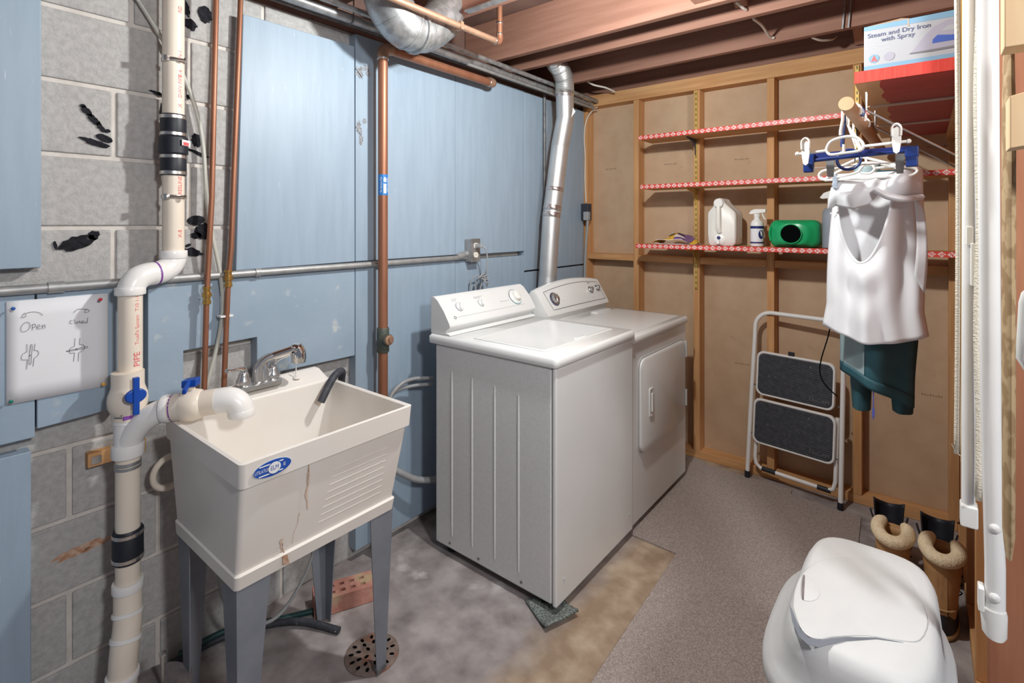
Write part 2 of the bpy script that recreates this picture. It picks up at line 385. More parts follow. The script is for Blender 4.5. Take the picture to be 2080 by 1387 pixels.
O('rust_streak', MB().prism(blob(at(200, 1103, x=.0025), (Y + Z * .2).normalized(), Z, .045, .007, 24, .7, 8), (.0008, 0, 0)), 'rust', wl)

wb = O('wall_back', MB().box(-.1, 2.3, 3.258, 3.32, 0, 2.55), 'deck_dark', kind='structure')
for a, b in ((-.02, .43), (.43, .834), (.834, 1.247), (1.247, 1.652), (1.652, 2.13)):
    O('panel', MB().box(a + .001, b - .001, 3.245, 3.257, .0, 2.33), 'panel', wb)
for cx in (.05, .437, .834, 1.247, 1.652, 2.028):
    O('stud', MB().box(cx - .019, cx + .019, 3.155, 3.244, .046, 2.249), 'stud_v', wb, bevel=.002)
O('top_plate', MB().box(.03, 2.13, 3.155, 3.244, 2.25, 2.329), 'stud_h', wb, bevel=.002)
O('bottom_plate', MB().box(.03, 2.04, 3.155, 3.244, .001, .045), 'stud_h', wb, bevel=.002)
for a, b in ((.07, .417), (.457, .814), (.854, 1.227), (1.267, 1.632), (1.672, 2.008)):
    O('blocking', MB().box(a, b, 3.156, 3.243, 1.186, 1.226), 'stud_h', wb, bevel=.002)
# faint ink stamps on the back of the panelling
for u, v in ((1241, 343), (1362, 333), (1507, 323), (1508, 739), (1905, 297), (1893, 803)):
    p = at(u, v, y=3.2445); m = MB()
    for i in range(8): m.box(p.x - .04 + i * .0105, p.x - .034 + i * .0105, 3.2440, 3.2448, p.z - .004, p.z + .004 - .002 * (i % 3))
    O('ink_stamp', m, 'stamp', wb)
wr = O('wall_right', MB().box(2.131, 2.15, 1.70, 3.25, 0, 2.55), 'post', kind='structure')
for cy in (1.72, 2.125, 2.53, 2.93):
    O('stud', MB().box(2.04, 2.13, cy - .019, cy + .019, .041, 2.33), 'post' if cy < 2 else 'stud_v', wr, bevel=.002)
O('bottom_plate', MB().box(2.04, 2.13, 1.60, 3.154, .001, .04), 'stud_y', wr, bevel=.002)
# ceiling: subfloor boards and joists running along the back wall
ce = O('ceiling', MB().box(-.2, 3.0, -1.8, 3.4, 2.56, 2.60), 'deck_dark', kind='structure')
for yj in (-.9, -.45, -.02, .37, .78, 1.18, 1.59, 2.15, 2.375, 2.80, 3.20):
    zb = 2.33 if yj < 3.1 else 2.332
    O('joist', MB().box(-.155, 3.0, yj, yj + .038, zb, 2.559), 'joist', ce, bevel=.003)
O('joist_blocking', MB().box(1.17, 1.42, 1.63, 2.149, 2.345, 2.385), 'joist_y', ce, bevel=.003)
O('bridging', MB().obox((1.64, 2.615, 2.44), (.02, 0, 0), (0, .20, .06), (0, -.005, .019)), 'joist_y', ce)
O('bridging', MB().obox((1.66, 3.02, 2.44), (.02, 0, 0), (0, .16, -.07), (0, .005, .019)), 'joist_y', ce)
O('bridging', MB().obox((1.30, 2.28, 2.45), (.025, 0, 0), (0, .09, -.06), (0, .01, .019)), 'joist_y', ce)

# ================================================================ FOAM BOARDS on the left wall
def foam(poly, mat, label, x1=.05):
    m = MB().prism([(.003, y, z) for y, z in poly], (x1 - .003, 0, 0))
    return O('foam_board', m, mat, bevel=.003, label=label, cat='insulation board', group='blue foam boards on the block wall')
def rect(a, b, c, d): return [(a, c), (b, c), (b, d), (a, d)]
foam(rect(-.6, .289, 1.312, 2.24), 'foam', 'tall blue foam board at the left edge, above the conduit')
foam(rect(-.6, .2765, .856, 1.242), 'foam_worn', 'blue foam board behind the left edge of the pinned paper')
foam([(.280, .877), (.40, .882), (.478, .892), (.505, .95), (.514, 1.05), (.518, 1.242), (.280, 1.243)], 'foam_worn', 'small blue foam board behind the paper, left of the white drain pipe')
foam([(.534, .880), (.632, .875), (.632, 1.020), (.866, 1.024), (.866, .882), (1.273, .877), (1.273, 1.243), (.534, 1.243)], 'foam_worn',
     'blue foam board with a notch cut out behind the faucet')
foam(rect(-.6, .269, .001, .822), 'foam', 'blue foam board standing at the floor in the left corner of the view')
foam([(.793, 1.268), (1.272, 1.272), (1.270, 2.176), (.817, 2.168)], 'foam', 'large shiny blue foam board between the thin copper pipes and the thick one', .052)
fb = foam(rect(1.276, 1.867, 1.272, 2.232), 'foam', 'upper blue foam board behind the thick vertical copper pipe')
foam(rect(1.869, 2.448, 1.268, 2.228), 'foam', 'upper blue foam board above the wall outlet and washer')
foam(rect(2.452, 3.14, 1.150, 2.222), 'foam', 'upper blue foam board behind the silver vent duct')
foam(rect(1.276, 1.867, .052, 1.246), 'foam', 'lower blue foam board in the shade between sink and washer')
foam(rect(1.869, 2.448, .052, 1.242), 'foam', 'lower blue foam board below the outlet, behind the washer')
foam(rect(2.452, 3.14, .052, 1.140), 'foam', 'lower blue foam board behind the dryer console')
# scuffed patches on the edge of the board behind the copper pipe
for i, (u, v, ru, rw) in enumerate(((731, 146, .020, .024), (744, 138, .016, .012), (748, 150, .012, .014), (729, 258, .013, .024), (733, 280, .010, .030), (741, 246, .010, .010))):
    O('scuff', MB().prism(blob(at(u, v, x=.0502), Y, Z, ru, rw, 30, .9, 40 + i), (.0005, 0, 0)), 'scuff', fb, label='grey scuff')

# ================================================================ DRAIN STACK (white plastic)
ds = T('drain_pipe', (.125, .465, 0), 'cream plastic drain stack with black couplings and blue valve handles, left of the sink', 'pipe')
PX, PY = .075, .595
def ring(name, c, r, h, mat, parent, axis=Z, n=20): return O(name, MB().lathe([(r * .97, -h / 2), (r, -h / 2 + h * .1), (r, h / 2 - h * .1), (r * .97, h / 2)], c, axis, n), mat, parent, smooth=True)
up = O('upper_pipe', MB().cyl((PX, PY, 1.335), (PX, PY, 2.55), .030, 24), 'pvc_cream', ds, smooth=True)
for zc in (1.941, 1.515):
    ring('pipe_clamp', (PX, PY, zc), .0325, .012, 'steel', ds)
    O('clamp_bolt', MB().cyl((PX + .024, PY - .020, zc), (PX + .045, PY + .016, zc), .0035, 8).lathe([(.007, 0), (.007, .005)], (PX + .045, PY + .016, zc), (.5, .8, 0), 8)
      .obox((PX + .024, PY - .024, zc), (.004, .003, 0), (-.006, .008, 0), (0, 0, .008)), 'steel', ds)
O('rubber_sleeve', MB().lathe([(.034, 1.703), (.0355, 1.708), (.0355, 1.768), (.034, 1.773)], (PX, PY, 0), n=24), 'rubber', ds, smooth=True, label='black rubber sleeve')
O('rubber_sleeve', MB().lathe([(.034, 1.582), (.0355, 1.587), (.0355, 1.648), (.034, 1.651)], (PX, PY, 0), n=24), 'rubber', ds, smooth=True)
cv = O('check_valve', MB().lathe([(.036, 1.648), (.040, 1.652), (.040, 1.700), (.036, 1.704)], (PX, PY, 0), n=24), 'rubber', ds, smooth=True)
O('valve_tag', MB().obox((PX + .033, PY + .0245, 1.684), (.0115, -.0155, 0), (.0006, .0005, 0), (0, 0, .009)), 'white', cv)
O('valve_tag', MB().obox((PX + .0345, PY + .0235, 1.681), (.0075, -.010, 0), (.0006, .0005, 0), (0, 0, .005)), 'print_red', cv)
for zc in (1.764, 1.711, 1.641, 1.590): ring('band_clamp', (PX, PY, zc), .0368, .011, 'steel', ds)
for z0, s in ((2.10, 'RD'), (1.96, 'N-1'), (1.90, 'X-6'), (1.86, 'DWV PIPE'), (1.80, 'X'), (1.545, 'CRESLINE'), (1.40, 'X-8')):
    text('pipe_print', s, .016, (PX + .0288, PY + .0096, z0), Z, (.3, -.95, 0), 'print_red', up, label='red print running up the pipe')
QX, QY = .115, .472
el = [(PX, PY, 1.332), (PX, PY, 1.318), (PX + .004, PY - .012, 1.298), (PX + .012, PY - .034, 1.285), (PX + .022, .540, 1.281), (PX + .028, .515, 1.279), (QX - .005, .492, 1.270), (QX - .001, .478, 1.252), (QX, QY, 1.236)]
O('offset_elbow', MB().tube(smoothpath(el, 4), .0345, 20), 'pvc_white', ds, smooth=True)
ring('hub', (PX, PY, 1.335), .038, .024, 'pvc_white', ds); ring('hub', (QX, QY, 1.236), .038, .022, 'pvc_white', ds)
ring('primer_mark', (PX + .022, .541, 1.281), .0352, .006, 'primer', ds, (-.2, 1, .1))
lp = O('middle_pipe', MB().cyl((QX, QY, .985), (QX, QY, 1.232), .030, 24), 'pvc_cream', ds, smooth=True)
text('pipe_print', 'PIPE', .024, (QX + .0285, QY + .0096, 1.04), Z, (.3, -.95, 0), 'print_red', lp)
text('pipe_print', 'TrueFit System', .014, (QX + .0285, QY + .0096, 1.125), Z, (.3, -.95, 0), 'print_red', lp)
text('pipe_print', 'T10 1-12', .014, (QX + .0285, QY + .0096, 1.205), Z, (.3, -.95, 0), 'print_red', lp)
QX2, QY2 = .128, .463
vb = O('ball_valve', MB().lathe([(.030, 1.007), (.0395, 1.006), (.0395, .968), (.041, .960), (.0475, .942), (.049, .925), (.0475, .908), (.041, .893), (.0385, .888), (.0385, .872), (.030, .871)][::-1], (QX2, QY2, 0), n=28), 'pvc_cream', ds, smooth=True)
h = MB().lathe([(.012, 0), (.012, .022)], (QX2 + .044, QY2, .950), X, 14)
O('valve_stem', h, 'pvc_cream', vb, smooth=True)
h = MB().loft([[V((QX2 + .062 + dx, QY2 + math.cos(a) * .026 * k, .950 + math.sin(a) * .020 * k)) for a in [2 * math.pi * i / 24 for i in range(24)]] for dx, k in ((0, .9), (.003, 1), (.010, 1), (.013, .9))])
h.obox((QX2 + .071, QY2, .950), (.007, 0, 0), (0, .0075, 0), (0, 0, .052))
O('valve_handle', h, 'blue_plastic', vb, bevel=.002, label='blue lever handle')
O('primer_mark', MB().obox((QX2 + .0375, QY2 - .008, .884), (.0012, 0, 0), (0, .013, 0), (0, 0, .005)), 'primer', ds)
for i in range(3): O('size_print', MB().obox((QX2 + .026, QY2 - .0295, .900 - i * .007), (.009, .007, 0), (.0003, -.0003, 0), (0, 0, .0018)), 'dark_print', vb)
O('wye', MB().lathe([(.034, .80), (.034, .86), (.037, .862), (.037, .876), (.034, .878)], (QX2, QY2, 0), n=24), 'pvc_white', ds, smooth=True)
br = smoothpath([(QX2 + .002, QY2 + .002, .795), (.143, .470, .828), (.165, .488, .862), (.190, .515, .886), (.210, .540, .896)], 5)
bo = O('wye_branch', MB().tube(br, .0325, 20), 'pvc_white', ds, smooth=True)
for c in ((.160, .462, .862), (.185, .500, .90 - .012)): O('mould_dot', MB().lathe([(.006, 0), (.006, .003), (.004, .004)], c, (.8, -.5, .3), 12), 'pvc_white', bo)
D2 = V((.09, .107, .014)).normalized(); A2 = V((.205, .534, .8955))
def along(t): return A2 + D2 * t
b2 = O('branch_valve', MB().lathe([(.030, 0), (.0385, .001), (.0385, .040), (.041, .046), (.0455, .062), (.0455, .078), (.041, .094), (.0365, .098), (.0365, .136), (.030, .137)], A2, D2, 24), 'pvc_cream', ds, smooth=True)
ring('primer_mark', along(.020), .0388, .004, 'primer', b2, D2)
ring('coupling', along(.004), .0395, .022, 'pvc_white', ds, D2)
hc = along(.066) + V((0, 0, .056)); sd = D2.cross(Z).normalized()
O('valve_stem', MB().cyl(along(.066) + V((0, 0, .035)), hc, .011, 12), 'pvc_cream', b2)
O('valve_handle', MB().obox(hc + V((0, 0, .010)), D2 * .020, sd * .017, (0, 0, .011)).obox(hc + V((0, 0, .006)) + sd * .030, D2 * .006, sd * .018 + V((0, 0, -.010)), (0, 0, .007)), 'blue_plastic', b2, bevel=.003, label='blue lever handle turned across')
e0 = along(.132)
sp = smoothpath([e0, along(.160), along(.180) + V((0, 0, -.006)), along(.197) + V((0, 0, -.024)), along(.202) + V((0, 0, -.048))], 5)
so = O('spout_elbow', MB().tube(sp, .0335, 20, cap=False), 'pvc_white', ds, smooth=True, solid=.005)
ring('collar', along(.150), .0352, .004, 'pvc_white', ds, D2)
ring('spout_hub', along(.202) + V((0, 0, -.044)), .0365, .022, 'pvc_white', so)
ring('hub', (QX2, QY2, .782), .040, .036, 'pvc_white', ds)
O('lower_pipe', MB().cyl((QX2, QY2, .39), (QX2, QY2, .77), .030, 24), 'pvc_cream', ds, smooth=True)
ring('pipe_strap', (QX2, QY2, .745), .0325, .010, 'galv', ds); ring('pipe_strap', (QX2, QY2, .733), .0325, .008, 'galv', ds)
for dy in (-.052, .052): O('strap_ear', MB().box(.034, .038, QY2 + dy - .012, QY2 + dy + .012, .733, .755), 'steel', ds)
O('rubber_coupling', MB().lathe([(.034, .462), (.0375, .466), (.0375, .55), (.034, .555)], (QX2, QY2, 0), n=24), 'rubber', ds, smooth=True, label='black rubber coupling')
for zc in (.543, .474): ring('band_clamp', (QX2, QY2, zc), .0385, .011, 'steel', ds)
lo = smoothpath([(QX2, QY2, .405), (QX2, QY2, .375), (QX2 + .008, QY2 - .002, .34), (QX2 + .020, QY2 - .006, .295), (QX2 + .034, QY2 - .016, .245), (QX2 + .036, QY2 - .020, .20), (QX2 + .036, QY2 - .022, .14), (QX2 + .036, QY2 - .022, .03)], 4)
O('bottom_elbows', MB().tube(lo, .0345, 20), 'pvc_cream', ds, smooth=True)
ring('hub', (QX2, QY2, .392), .0385, .026, 'pvc_white', ds)
ring('hub', (QX2 + .013, QY2 - .004, .322), .038, .010, 'pvc_white', ds, (-.25, .1, 1)); ring('hub', (QX2 + .030, QY2 - .012, .262), .0385, .012, 'pvc_white', ds, (-.25, .2, 1)); ring('hub', (QX2 + .036, QY2 - .022, .165), .040, .020, 'pvc_white', ds)
O('wood_cleat', MB().box(.003, .033, .392, .535, .724, .764), 'stud_y', bevel=.002, label='small wood cleat on the block wall behind the drain pipe strap', cat='wood block')
sl = T('sump_lid', (.235, .50, 0), 'round dark sump lid with an upright bolt at the bottom left corner', 'lid')
O('cover', MB().lathe([(.085, .001), (.088, .10), (.088, .128), (.082, .134), (.0, .135)], (.235, .50, 0), n=32), 'sump', sl, smooth=True)
O('bolt', MB().cyl((.262, .508, .13), (.262, .508, .232), .0042, 8).lathe([(.004, .228), (.010, .231), (.010, .236), (.004, .240)], (.262, .508, 0), n=12), 'steel', sl)
O('green_mark', MB().tube([V((.255 + .010 * math.cos(a), .445 + .010 * math.sin(a), .136)) for a in [i * .6 for i in range(11)]], .0015, 6), 'pin_green', sl)

# ================================================================ COPPER AND TUBING
def copper(name, label, pts, joint):
    t = T(name, (pts[-1][0], pts[-1][1], pts[-1][2]), label, 'pipe')
    O('tube', MB().tube(pts, .0085, 14), 'copper', t, smooth=True)
    j = V(joint)
    O('brass_union', MB().lathe([(.009, -.028), (.0125, -.027), (.0125, -.016), (.0105, -.015), (.0105, -.004), (.0145, -.003), (.0145, .010), (.0105, .011), (.0105, .022), (.0125, .023), (.0125, .030), (.009, .031)], j, Z, 12), 'brass', t, smooth=True)
copper('copper_pipe', 'thin copper water pipe nearer the white drain, with brass union', [(.085, .722, 2.54), (.085, .716, 2.17), (.085, .703, 1.52), (.085, .687, 1.19), (.09, .676, .80)], (.085, .6875, 1.195))
copper('copper_pipe', 'thin copper water pipe beside the large shiny foam board', [(.085, .803, 2.54), (.085, .794, 2.2), (.085, .764, 1.355), (.085, .754, 1.24), (.09, .735, .80)], (.085, .7545, 1.245))
px = T('plastic_tube', (.07, .70, .8), 'translucent plastic tubing sagging down behind the copper pipes to the sink', 'tube')
pts = [at(262, -30, x=.02), at(300, 30, x=.02), at(330, 80, x=.02), at(375, 160, x=.02), at(400, 230, x=.03), at(413, 300, x=.03), at(420, 400, x=.04), at(432, 480, x=.06), at(448, 560, x=.066), at(453, 620, x=.066), at(446, 680, x=.066), at(430, 745, x=.066), at(418, 790, x=.066), at(412, 830, x=.066)]
O('tubing', MB().tube(smoothpath(pts, 5), .0068, 12), 'pex', px, smooth=True)
O('zip_tie', MB().obox(at(457, 641, x=.076), (.016, 0, 0), (0, .020, 0), (0, 0, .003)), 'white', px)

dc = T('copper_drain', (.12, 1.363, 0), 'thick vertical copper drain pipe with blue sticker, turning along under the ceiling', 'pipe')
O('riser', MB().cyl((.12, 1.363, .0), (.12, 1.363, 2.145), .0205, 24), 'copper', dc, smooth=True)
O('elbow', MB().tube(smoothpath([(.12, 1.363, 2.135), (.12, 1.363, 2.16), (.12, 1.372, 2.175), (.12, 1.395, 2.180), (.12, 1.41, 2.180)], 4), .0235, 20), 'copper_dull', dc, smooth=True)
ring('solder_ring', (.12, 1.363, 2.133), .0242, .008, 'steel', dc)
O('run', MB().cyl((.12, 1.40, 2.180), (.12, 2.06, 2.180), .0205, 24), 'copper', dc, smooth=True)
ring('solder_ring', (.12, 2.045, 2.18), .0235, .008, 'steel', dc, Y)
O('elbow', MB().tube(smoothpath([(.12, 2.045, 2.18), (.12, 2.068, 2.181), (.11, 2.085, 2.187), (.088, 2.09, 2.20), (.072, 2.09, 2.206)], 4), .0235, 20), 'copper_dull', dc, smooth=True)
ct = O('cleanout', MB().lathe([(.0235, .885), (.026, .888), (.026, .985), (.0235, .99)], (.12, 1.363, 0), n=24).cyl((.125, 1.363, .942), (.160, 1.363, .942), .024, 20), 'patina', dc, smooth=True, label='dark cleanout fitting')
O('cleanout_plug', MB().lathe([(.021, .0), (.021, .006), (.016, .008)], (.160, 1.363, .942), X, 20).obox((.171, 1.363, .942), (.005, 0, 0), (0, .007, 0), (0, 0, .007)), 'copper_dull', ct)
st = MB(); cA = [math.radians(a) for a in range(-110, 61, 10)]
st.loft([[V((.12 + .0211 * math.cos(a), 1.363 + .0211 * math.sin(a), z)) for a in cA] for z in (1.552, 1.640)], cap=False, closed=False)
sk = O('sticker', st, 'sticker_blue', dc, smooth=True, label='blue service sticker with white lettering')
for a, st_t, sz in ((-58, 'For Service Call', .0105), (24, '629-113-9290', .0115)):
    ar = math.radians(a)
    text('sticker_text', st_t, sz, (.12 + .0216 * math.cos(ar), 1.363 + .0216 * math.sin(ar), 1.596), Z, (math.sin(ar), -math.cos(ar), 0), 'white', sk, sx=.95)
ar = math.radians(-16); sx_, sn_ = V((math.sin(ar), -math.cos(ar), 0)), V((math.cos(ar), math.sin(ar), 0)); so_ = V((.12, 1.363, 0)) + sn_ * .0218
O('sticker_mark', MB().prism([so_ + sx_ * a + Z * (1.618 + b) for a, b in ((-.006, -.010), (.006, -.010), (.006, .004), (0, .012), (-.006, .004))], sn_ * .0003), 'white', sk)
O('sticker_mark', MB().prism([so_ + sx_ * a + Z * (1.580 + b) for a, b in ((-.006, -.020), (.006, -.020), (.0065, .020), (-.0065, .020))], sn_ * .0003), 'white', sk)
text('sticker_text', 'SINCE', .010, so_ + Z * 1.586, Z, sx_, 'sticker_blue', sk, off=sn_ * .0006, sx=.8) if False else None

def pipe(name, label, x, z, r, mat, y0=.66, y1=3.12, cat='pipe'):
    return O(name, MB().cyl((x, y0, z), (x, y1, z), r, 16), mat, smooth=True, label=label, cat=cat, group='pipes under the ceiling along the foam wall')
pipe('steel_conduit', 'thin dark steel conduit closest to the block wall at the ceiling', .045, 2.262, .010, 'conduit_dark')
pipe('steel_pipe', 'thick grey steel pipe running along the top of the foam boards', .12, 2.254, .020, 'galv')
pipe('steel_conduit', 'grey steel conduit running outermost of the pipes at the ceiling', .165, 2.274, .012, 'galv')
pipe('steel_conduit', 'slim grey steel conduit below the thick pipe at the ceiling', .145, 2.226, .008, 'conduit', 1.86, 3.11)
O('pipe_hanger', MB().tube([V((.12 + .0215 * math.cos(a), 1.205, 2.254 + .0215 * math.sin(a))) for a in [math.radians(d) for d in range(-200, 21, 20)]] + [V((.142, 1.205, 2.40))], .003, 6), 'conduit_dark', label='wire hanger looped under the thick steel pipe', cat='hanger')
cw = T('copper_branch', (.41, 1.2, 2.25), 'copper water pipe hanging below the joists in front of the duct', 'pipe')
O('tube', MB().cyl((.402, .55, 2.248), (.425, 1.755, 2.248), .0135, 16), 'copper_dull', cw, smooth=True)
O('elbow', MB().tube(smoothpath([(.425, 1.745, 2.248), (.425, 1.765, 2.250), (.425, 1.772, 2.265), (.425, 1.772, 2.285)], 4), .0155, 14), 'copper', cw, smooth=True)
O('riser', MB().cyl((.425, 1.772, 2.28), (.425, 1.772, 2.42), .0125, 14), 'copper', cw, smooth=True)
for zc in (2.285, 2.335): ring('solder_ring', (.425, 1.772, zc), .0155, .007, 'steel', cw)
ring('solder_ring', (.4245, 1.742, 2.248), .0165, .008, 'steel', cw, Y)
O('strap', MB().box(.402, .436, 1.514, 1.530, 2.232, 2.264), 'copper_dull', cw)
O('joist_strap', MB().obox((.68, 1.575, 2.326), (.27, 0, 0), (0, .016, 0), (0, 0, .003)), 'galv', label='flat galvanised strap nailed under a joist beside the duct', cat='strap')

# ================================================================ DUCTS
du = T('duct_elbow', (.30, 1.35, 2.1), 'galvanised round duct elbow dipping below the joists', 'duct')
dp = smoothpath([(.30, 1.225, 2.54), (.30, 1.232, 2.36), (.30, 1.265, 2.27), (.30, 1.33, 2.222), (.30, 1.405, 2.218), (.30, 1.475, 2.255), (.295, 1.54, 2.315), (.28, 1.585, 2.40), (.28, 1.60, 2.52)], 4)
O('duct_body', MB().tube(dp, [.090] * 14 + [.084] * (len(dp) - 14), 32), 'galv', du, smooth=True)
for i in (5, 9, 13, 17, 20, 23):
    d = (dp[i + 1] - dp[i - 1]).normalized(); ring('seam', dp[i], .0915 if i < 15 else .0855, .005, 'galv', du, d, 32)
ring('lap_joint', dp[15], .0925, .012, 'galv', du, (dp[16] - dp[14]).normalized(), 32)
vd = T('vent_duct', (.14, 2.57, .9), 'silver dryer vent duct rising behind the dryer into the joists', 'duct')
vp = [at(1104, 660, x=.165), at(1112, 570, x=.172), at(1120, 440, x=.190), at(1137, 300, x=.215), at(1148, 240, x=.226), at(1147, 190, x=.238)]
O('lower_duct', MB().tube([vp[0], vp[1] + (vp[2] - vp[1]) * .1], .052, 28), 'alum', vd, smooth=True)
O('long_duct', MB().tube([vp[1], vp[2], vp[3] + (vp[4] - vp[3]) * .05], .053, 28), 'alum', vd, smooth=True)
O('upper_duct', MB().tube([vp[3], vp[4], vp[5]], .0535, 28), 'alum', vd, smooth=True)
fx = smoothpath([vp[5] - V((0, 0, .01)), vp[5] + V((0, 0, .03)), vp[5] + V((.002, -.012, .085)), vp[5] + V((.004, -.06, .135)), vp[5] + V((.006, -.115, .165)), vp[5] + V((.008, -.135, .23)), vp[5] + V((.008, -.138, .30))], 10)
O('flex_elbow', MB().tube(fx, [.0545 + (.003 if i % 2 else -.002) for i in range(len(fx))], 28), 'alum', vd, smooth=True, label='ribbed foil elbow')
for f_, hh in ((.93, .024), (.30, .032), (.06, .030)):
    q_ = vp[1] + (vp[2] - vp[1]) * (1 + f_ * .55) if False else vp[2] + (vp[3] - vp[2]) * (f_ * .42)
    ring('foil_tape', q_, .0545, hh, 'foil', vd, (vp[3] - vp[2]).normalized(), 28)
ring('foil_tape', vp[5] - V((0, 0, .005)), .0555, .035, 'foil', vd, Z, 28)
tg = vp[4] + V((.048, -.022, .03))
O('duct_label', MB().obox(tg + V((.004, .010, 0)), (.008, .011, .018), (.0006, -.0004, 0), (-.007, -.010, .016)), 'white', vd)
O('wall_conduit', MB().cyl((.066, 2.635, .06), (.066, 2.635, 2.24), .010, 12), 'conduit_dark', smooth=True, label='thin dark vertical conduit beside the silver vent duct', cat='conduit')

# ================================================================ WALL CONDUIT, OUTLET
ec = T('wall_conduit', (.062, .6, 1.257), 'grey electrical conduit running level between the foam boards to the outlet', 'conduit')
O('tube', MB().cyl((.062, -.6, 1.257), (.062, 1.93, 1.257), .0125, 16), 'conduit', ec, smooth=True)
for yc, l in ((.317, .034), (.862, .02)): O('coupling', MB().cyl((.062, yc - l / 2, 1.257), (.062, yc + l / 2, 1.257), .0155, 16), 'conduit', ec, smooth=True)
O('connector', MB().cyl((.062, 1.865, 1.260), (.064, 1.935, 1.275), .0175, 16), 'conduit', ec, smooth=True)
ob = T('outlet_box', (.07, 1.965, 1.235), 'grey metal outlet box with two sockets above the washer', 'outlet')
O('box', MB().box(.051, .098, 1.932, 1.998, 1.236, 1.352), 'conduit', ob, bevel=.004)
O('cover_plate', MB().box(.098, .101, 1.930, 2.000, 1.234, 1.354), 'galv', ob, bevel=.001)
for zc in (1.318, 1.270):
    s = O('socket', MB().loft([[V((xx, 1.965 + math.cos(a) * .0165, zc + max(-.0135, min(.0135, math.sin(a) * .017)))) for a in [2 * math.pi * i / 20 for i in range(20)]] for xx in (.101, .104)]), 'outlet', ob)
    if zc < 1.3:
        for dy in (-.006, .006): O('slot', MB().box(.1038, .1044, 1.965 + dy - .001, 1.965 + dy + .001, zc - .003, zc + .005), 'dark_print', s)
pc = T('power_cord', (.11, 2.0, 1.0), 'grey washer power cord plugged in and bunched in a knot', 'cord')
O('plug', MB().obox((.122, 1.967, 1.318), (.019, .002, 0), (-.001, .011, 0), (0, 0, .010)), 'cord_grey', pc, bevel=.003)
O('cord', MB().tube(smoothpath([(.140, 1.969, 1.317), (.152, 1.985, 1.300), (.150, 2.0, 1.25), (.14, 2.005, 1.19), (.125, 2.01, 1.165), (.10, 2.0, 1.15), (.085, 1.98, 1.12), (.085, 1.985, 1.07), (.09, 1.995, .98)], 6), .0038, 8), 'cord_grey', pc, smooth=True)
kn = MB()
for k in range(5):
    R = random.Random(k); c = V((.115, 2.012 + .008 * k - .016, 1.158 - .006 * k))
    kn.tube([c + V((.012 * math.sin(a + k), .030 * math.cos(a) * (1 - .1 * k), .012 * math.sin(a) * (1 + .2 * k) + .012 * math.cos(a + k))) for a in [2 * math.pi * i / 14 for i in range(14)]], .0036, 7)
O('cord_knot', kn, 'cord_grey', pc, smooth=True)
O('cord_loop', MB().tube(smoothpath([(.10, 1.985, 1.165), (.08, 1.955, 1.14), (.075, 1.955, 1.09), (.08, 1.972, 1.03), (.09, 1.985, .98)], 6), .0036, 7).tube(smoothpath([(.11, 2.02, 1.15), (.10, 2.012, 1.12), (.09, 2.005, 1.06), (.09, 1.998, .98)], 6), .0042, 7), 'cord_grey', pc, smooth=True)
# cable and junction at the corner stud
cb = O('white_cable', MB().tube(smoothpath([(.165, 3.12, 2.232), (.12, 3.145, 2.225), (.065, 3.149, 2.16), (.047, 3.149, 2.05), (.055, 3.149, 1.9), (.052, 3.149, 1.75), (.062, 3.149, 1.58)], 6), .0045, 8), 'cable_white', smooth=True, label='white cable stapled down the corner stud', cat='cable')
jb = T('junction_box', (.07, 3.12, 1.44), 'small black receptacle box on the corner stud', 'outlet')
O('box', MB().box(.036, .105, 3.10, 3.154, 1.455, 1.572), 'junction', jb, bevel=.004)
dcord = T('power_cord', (.09, 3.09, 1.0), 'thick grey dryer cord hanging from the black box at the corner', 'cord')
O('plug', MB().box(.088, .128, 3.062, 3.099, 1.455, 1.515), 'cord_grey', dcord, bevel=.006)
O('cord', MB().tube(smoothpath([(.115, 3.08, 1.46), (.112, 3.08, 1.40), (.098, 3.085, 1.28), (.088, 3.09, 1.12), (.09, 3.09, .95)], 6), .0085, 10), 'cord_grey', dcord, smooth=True)
for (pa, lab) in (([at(1185, 160, y=2.86), at(1205, 172, y=2.92), at(1230, 178, y=3.0), at(1248, 186, y=3.08)], 'pale cable hanging in the last joist bay above the vent duct'),
            ([at(1495, 4, y=2.30), at(1507, 14, y=2.33), at(1516, 20, y=2.365)], 'short pale cable crossing a joist bay near the top of the view'),
            ([at(1530, 38, y=2.45), at(1548, 52, y=2.60), at(1563, 74, y=2.76), at(1572, 77, y=2.79)], 'pale cable entering a hole in the joist'),
            ([at(1650, 76, y=2.86), at(1668, 82, y=2.92), at(1690, 80, y=3.0), at(1698, 74, y=3.08)], 'white cable drooping beside the wood bridging')):
    O('ceiling_cable', MB().tube(smoothpath(pa, 5), .006, 8), 'cable_white', smooth=True, label=lab, cat='cable', group='cables in the joist bays')
O('metal_strap', MB().obox((1.632, 2.788, 2.40), (.003, 0, 0), (0, .003, 0), (.006, 0, .075)).obox((1.655, 2.788, 2.40), (.003, 0, 0), (0, .003, 0), (.006, 0, .075)), 'galv', label='pair of thin metal strips nailed on a joist face', cat='strap')

